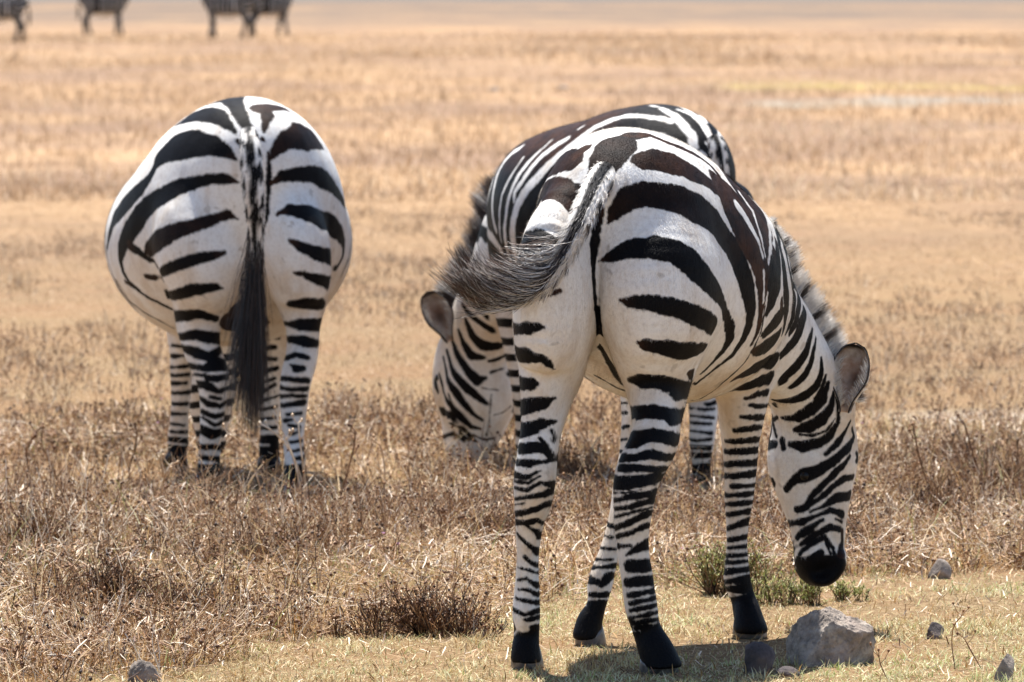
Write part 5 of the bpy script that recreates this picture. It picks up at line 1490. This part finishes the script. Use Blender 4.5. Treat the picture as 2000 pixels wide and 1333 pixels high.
P = np.stack([rng.uniform(-21, 21, 26000), rng.uniform(150, 262, 26000), np.zeros(26000)], 1)
P = P[rng.random(len(P)) < smooth01((vnoise(P * np.array([1, 0.3, 1]), 0.16, 82) + 0.4 * vnoise(P, 0.7, 83) + 0.25) / 0.6) * smooth01((262 - P[:, 1]) / 25)]
n = len(P)
V, F = blades(P, rng.uniform(0.10, 0.30, n), np.abs(rng.normal(0.4, 0.35, n)), rng.uniform(0.008, 0.02, n))
stuff('tall_far_grass', V, F, np.repeat(tones(P, 0.62, 0.2, 0.12, 0.3, 81), 8), PASTURE, 'taller dry grass far out round the feet of the distant zebras')

# ---------------------------------------------------------------- single plants
def weed_thing(name, label, cat, x, y, height, rad, stems, tone, mat=WEED, heads=0.55, size=0.0034, count=26, group=None):
    a = rng.random(count) * 6.283; r = np.abs(rng.normal(0, 0.55, count)) * rad
    base = np.stack([np.cos(a) * r * 1.25, np.sin(a) * r * 0.6, 0 * a], 1)
    V, F, tn = weed_mesh(base, height * rng.uniform(0.55, 1.25, count) * np.clip(1 - 0.4 * (r / rad) ** 2, 0.35, 1), np.full(count, 0.012), stems, size, tone, heads)
    me = mixed_mesh(name, V, F); set_attr(me, 'tone', tn)
    o = obj(name, me, mat); o.location = (x, y, 0)
    return tag(o, label, cat, group)

weed_thing('dry_shrub', 'low dark brown dead shrub on the short grass left of the nearest hooves', 'shrub', -0.235, 18.12, 0.135, 0.165, 9, 0.24, count=44, heads=0.4, size=0.0034)
for x, y, h, r, tone, c, lab in (
        (-1.05, 18.75, 0.14, 0.17, 0.22, 46, 'broad dark dead shrub low in the far left corner of the weeds'),
        (-0.84, 18.35, 0.12, 0.13, 0.26, 34, 'dark dead shrub above the knobbly whitish stone'),
        (-1.38, 20.6, 0.15, 0.16, 0.28, 34, 'dead shrub touching the left edge of the picture'),
        (-0.62, 20.4, 0.13, 0.15, 0.33, 30, 'brown dead shrub in the weeds below the lone zebra'),
        (-0.02, 20.9, 0.13, 0.16, 0.30, 32, 'brown dead shrub below the lowered head of the brown-backed zebra'),
        (0.15, 23.3, 0.16, 0.18, 0.26, 34, 'dead shrub showing between the hind legs of the nearest zebra'),
        (1.28, 21.9, 0.15, 0.17, 0.30, 34, 'dead shrub in the weeds right of the nearest zebra\'s head'),
        (1.58, 23.0, 0.17, 0.16, 0.28, 32, 'dead shrub touching the right edge of the picture'),
        (0.98, 20.9, 0.11, 0.13, 0.34, 24, 'small brown dead shrub behind the nearest zebra\'s muzzle')):
    weed_thing('dry_shrub', lab, 'shrub', x, y, h, r, 9, tone, count=c, heads=0.4, size=0.0034, group='dead shrubs among the weeds')

def herb(name, label, x, y, height, rad, count):
    """leafy green herb: stems clothed in small leaves"""
    a = rng.random(count) * 6.283; r = np.sqrt(rng.random(count)) * rad
    base = np.stack([np.cos(a) * r, np.sin(a) * r * 0.6, 0 * a], 1)
    V, F, tn = weed_mesh(base, np.full(count, height), np.full(count, 0.01), 5, 0.003, 0.3, 0.1)
    root = thing(name, label, 'herb', (x, y, 0))
    me = mixed_mesh('stems', V, F); set_attr(me, 'tone', tn); obj('stems', me, WEED, root)
    m = count * 130
    i = rng.integers(0, count * 5 * 15, m)
    c = V[np.clip(i * 3, 0, len(V) - 1)]
    aa = rng.random(m) * 6.283; el = rng.normal(0.5, 0.4, m)
    d = np.stack([np.cos(aa) * np.cos(el), np.sin(aa) * np.cos(el), np.sin(el)], 1)
    L = rng.uniform(0.006, 0.017, m)
    t = np.array([0, 0.45, 1.0])[None, :, None]
    Q = c[:, None] + d[:, None] * t * L[:, None, None]
    LV, LF = ribbons(Q, np.array([0.3, 1.0, 0.1])[None] * rng.uniform(0.0010, 0.0022, (m, 1)), aa + 1.57 + rng.normal(0, 0.6, m))
    me = np_mesh('leaves', LV, LF); set_attr(me, 'tone', np.repeat(np.clip(rng.normal(0.5, 0.25, m), 0, 1), 6)); obj('leaves', me, GREEN, root)

herb('green_herb', 'upright green herb beside the right foreleg of the nearest zebra', 0.60, 19.35, 0.15, 0.085, 26)
herb('green_herb', 'low spreading green herb under the muzzle of the nearest zebra', 0.745, 19.05, 0.085, 0.09, 20)
herb('green_herb', 'small green herb growing to the right of the black muzzle', 0.90, 19.15, 0.05, 0.045, 7)
herb('green_herb', 'little green tuft among the brown weeds at the far left', -0.95, 18.9, 0.06, 0.05, 8)

def stalk(x, y, pts, label, twig=True):
    """one tall dead stem; pts = offsets (right, up) from its foot"""
    fat = 1.0 if y > 19 else 0.5
    J = np.array([(p[0], 0.012 * math.sin(i * 1.7), p[1], fat * (0.0034 - 0.0015 * i / len(pts))) for i, p in enumerate(pts)])
    P = resample(np.hstack([J, J[:, 3:4]]), 6)
    Qs = [P[:, :3]]; Rs = [P[:, 3]]
    V, F = strands(P[None, :, :3], P[None, :, 3], 6)
    fs = [F]; n0 = len(V)
    extra = []
    if twig:
        for f, s in ((0.55, 1), (0.75, -1)):
            b = P[int(f * (len(P) - 1)), :3]
            q = np.array([b, b + (0.012 * s, 0.004, 0.012), b + (0.02 * s, 0.006, 0.03)])
            v, ff = strands(q[None], np.array([[0.002, 0.0016, 0.0012]]) * fat, 5)
            V = np.vstack([V, v]); fs.append(ff + n0); n0 = len(V)
            extra.append(q[-1])
    extra.append(P[-1, :3])
    oc = np.array([(1, 0, 0), (-1, 0, 0), (0, 1, 0), (0, -1, 0), (0, 0, 1.6), (0, 0, -1.2)]) * 0.0055
    tri = np.array([(0, 2, 4), (2, 1, 4), (1, 3, 4), (3, 0, 4), (2, 0, 5), (1, 2, 5), (3, 1, 5), (0, 3, 5)])
    for e in extra:
        V = np.vstack([V, e + oc * (0.4 + 0.6 * fat)]); fs.append(tri + n0); n0 = len(V)
    me = mixed_mesh('dry_stalk', V, [np.vstack([f for f in fs if f.shape[1] == 4]), np.vstack([f for f in fs if f.shape[1] == 3])])
    set_attr(me, 'tone', np.clip((0.78 if 'lone' in label and 'dark' not in label else 0.34) + 0.22 * vnoise(V, 60, 5) + rng.normal(0, 0.08), 0, 1))
    o = obj('dry_stalk', me, WEED); o.location = (x, y, 0)
    tag(o, label, 'stalk', 'tall dead stalks in the weeds')

for args in STALKS:
    stalk(*args)

FLOWER = plain_material('pink_petal', (0.55, 0.25, 0.5), (0.75, 0.5, 0.72), 300, 0.6)
def flower(x, y, h):
    root = thing('wild_flower', 'tiny pink flower on a thin stem in the dead weeds', 'flower', (x, y, 0), 'tiny pink flowers in the weeds')
    q = np.array([(0, 0, 0), (0.004, 0, h * 0.5), (0.002, 0.002, h)], float)
    v, f = strands(q[None], np.array([[0.0009, 0.0008, 0.0007]]), 5)
    me = np_mesh('stem', v, f); set_attr(me, 'tone', np.full(len(v), 0.35)); obj('stem', me, WEED, root)
    m = 16
    a = np.arange(m) / m * 6.283
    Q = q[-1][None, None] + np.stack([np.cos(a), np.sin(a), np.full(m, 0.9)], 1)[:, None] * (np.array([0.0, 0.5, 1.0])[None, :, None]) * 0.0055
    v, f = ribbons(Q, np.array([[0.0005, 0.0012, 0.0006]]) * np.ones((m, 1)), a + 1.57)
    obj('flower_head', np_mesh('flower_head', v, f), FLOWER, root)
for x, y, h in ((-0.365, 20.2, 0.10), (-0.32, 19.95, 0.09), (-0.40, 20.0, 0.08), (0.47, 19.9, 0.08), (-1.25, 25.2, 0.11), (-1.3, 26.5, 0.12), (1.22, 25.0, 0.12)):
    flower(x, y, h)

# ---------------------------------------------------------------- stones
def rock(label, x, y, size, mat, seed, group=None, cuts=9, name='rock', turn=0.0, sink=0.38, rough=1.0, res=40, planes=()):
    r = np.random.default_rng(seed)
    u, v = np.meshgrid(np.linspace(0, math.pi, res), np.linspace(0, 2 * math.pi, 2 * res, endpoint=False), indexing='ij')
    S = np.stack([np.sin(u) * np.cos(v), np.sin(u) * np.sin(v), np.cos(u)], -1).reshape(-1, 3)
    # broken faces: the stone is what is left inside a set of random planes
    d = np.ones(len(S)) * 1.05
    for i in range(cuts):
        nrm = norm(r.normal(0, 1, 3)); off = r.uniform(0.55, 0.86)
        dot = S @ nrm
        d = np.minimum(d, np.where(dot > 0.05, off / np.maximum(dot, 0.05), 9))
    for nrm, off in planes:
        dot = S @ norm(nrm)
        d = np.minimum(d, np.where(dot > 0.05, off / np.maximum(dot, 0.05), 9))
    V = S * d[:, None]
    bump = vnoise(V, 3.0, seed) * 0.030 + vnoise(V, 8, seed + 1) * 0.022 + vnoise(V, 18, seed + 2) * 0.020 + vnoise(V, 40, seed + 3) * 0.010
    V = V * (1 + rough * bump)[:, None]
    V = V * np.array(size) / 2
    V[:, 2] += size[2] * (0.5 - sink)
    n2 = 2 * res
    F = np.array([(i * n2 + j, i * n2 + (j + 1) % n2, (i + 1) * n2 + (j + 1) % n2, (i + 1) * n2 + j) for i in range(res - 1) for j in range(n2)])[:, ::-1]
    o = obj(name, np_mesh(name, V, F), mat)
    o.location = (x, y, 0); o.rotation_euler = (0, 0, turn)
    return tag(o, label, 'rock', group)

PALE = rock_material('grey_stone', (0.085, 0.068, 0.056), (0.26, 0.21, 0.17), (0.45, 0.38, 0.31))
DARK = rock_material('dark_stone', (0.028, 0.022, 0.022), (0.07, 0.052, 0.05), (0.12, 0.092, 0.085))
rock('big grey angular boulder on the short grass below the black muzzle', 0.775, 17.36, (0.215, 0.19, 0.30), PALE, 12, cuts=3, sink=0.40, res=110, rough=1.7,
     planes=(((0.36, -0.20, 0.9), 0.60), ((0.22, -0.96, 0.12), 0.62), ((-0.93, -0.28, 0.2), 0.80), ((-0.45, -0.62, 0.62), 0.70), ((0.9, -0.3, 0.1), 0.86), ((-0.25, 0.3, 0.9), 0.68), ((0.1, 0.95, 0.2), 0.8)))
rock('dark purplish stone in shade at the left foot of the big grey boulder', 0.588, 17.13, (0.098, 0.09, 0.118), DARK, 5, cuts=12)
rock('little flat stone in front of the dark purplish one at the bottom edge', 0.655, 17.0, (0.06, 0.05, 0.045), DARK, 8)
rock('small stone lying in the weeds right of the muzzle', 1.19, 19.9, (0.066, 0.055, 0.085), PALE, 21)
rock('small dark stone on the turf right of the big boulder', 1.067, 18.05, (0.056, 0.05, 0.065), DARK, 33)
rock('pitted grey stone in the bottom right corner', 1.165, 16.88, (0.062, 0.055, 0.12), PALE, 44)
rock('knobbly whitish stone at the bottom edge in the left half', -0.868, 16.93, (0.078, 0.06, 0.09), PALE, 57, cuts=6, rough=2.2)
rock('far pale stone on the plain right of the lone zebra', -0.29, 115.0, (0.16, 0.14, 0.11), PALE, 61, res=16)
rock('far pale stone above the back of the brown-backed zebra', 0.82, 117.0, (0.20, 0.16, 0.13), PALE, 62, res=16)

# ---------------------------------------------------------------- the herd in the distance
def far_zebra_mesh():
    R_ = np.array([0.0, 1.0, 0.0])                       # faces +x, its side is y
    def ch(rows): return [np.array(rows, float), R_]
    torso = ch([(-0.55, 0, 1.02, .13, .15), (-0.42, 0, 1.0, .2, .25), (-0.2, 0, .92, .27, .33), (0.05, 0, .88, .30, .36), (0.3, 0, .92, .27, .32), (0.5, 0, .97, .18, .24), (0.6, 0, .96, .12, .17)])
    legs = []
    for x, y, sw in ((-0.42, -0.13, -0.08), (-0.42, 0.13, 0.10), (0.42, -0.11, 0.10), (0.42, 0.11, -0.06)):
        hind = x < 0
        legs.append(ch([(x, y, .95, .10, .17), (x + (.05 if hind else 0), y, .70, .085, .14), (x + (.0 if hind else .01), y, .56, .06, .075), (x - (.07 if hind else 0) + sw * .4, y, .44, .055, .068),
                        (x - (.05 if hind else 0) + sw * .7, y, .25, .042, .048), (x - (.04 if hind else 0) + sw, y, .12, .046, .052), (x + sw, y, .04, .045, .055)]))
    neck = ch([(.46, 0, 1.02, .12, .22), (.62, 0, 1.2, .095, .16), (.74, 0, 1.38, .08, .13), (.80, 0, 1.5, .08, .11)])
    head = ch([(.78, 0, 1.5, .08, .11), (.92, 0, 1.44, .09, .11), (1.10, 0, 1.33, .06, .07), (1.2, 0, 1.27, .05, .05)])
    tail = ch([(-.63, 0, 1.10, .03, .03), (-.68, 0, .9, .025, .025), (-.69, 0, .62, .04, .04), (-.69, 0, .45, .025, .025)])
    D, lo, h = build_field([(.06, .05, [torso]), (.05, .01, legs[:2]), (.05, .01, legs[2:]), (.05, .04, [neck, head]), (.01, .01, [tail])], 0.018)
    V, F = surface_nets(D, lo, h)
    V = relax(V, F, 8)
    leg = V[:, 2] < 0.62
    hipw = smooth01((-0.15 - V[:, 0]) / 0.3)
    ph = np.where(leg, V[:, 2] / 0.055, V[:, 0] / 0.115 * (1 - 0.6 * hipw) + V[:, 2] / 0.13 * hipw) + 0.3 * vnoise(V, 5, 3)
    dk = smooth01(0.5 + (np.cos(ph * 6.283) + 0.85) / 0.5)
    dk = np.where((V[:, 2] < 0.62) & (V[:, 2] > 0.55) & (np.abs(V[:, 0]) < 0.3), 0, dk)
    dk = np.maximum(dk, ((V[:, 0] < -0.64) & (V[:, 2] < 0.8)) * 1.0)
    dk = np.maximum(dk, (V[:, 2] < 0.1) * 1.0)
    me = np_mesh('far_zebra', V, F)
    set_attr(me, 'dark', dk); set_attr(me, 'brown', dk * 0); set_attr(me, 'dirt', smooth01((0.8 - V[:, 2]) / 0.2))
    return me

fz = far_zebra_mesh()
fz.materials.append(COAT)
for i, (x, y, a, s, lab) in enumerate((
        (-15.3, 215.0, 178, 1.2, 'distant zebra cut off by the left edge of the picture, one leg showing'),
        (-14.25, 250.0, 5, 1.25, 'distant zebra walking alone between the cut-off one and the pair'),
        (-9.3, 236.0, 174, 1.28, 'front one of the two distant zebras standing close together'),
        (-8.35, 246.0, 28, 1.25, 'rear one of the two distant zebras standing close together'))):
    o = bpy.data.objects.new('distant_zebra', fz)
    C.objects.link(o)
    o.location = (x, y, 0); o.rotation_euler = (0, 0, math.radians(a)); o.scale = (s, s, s)
    tag(o, lab, 'zebra', 'zebras far off on the plain')
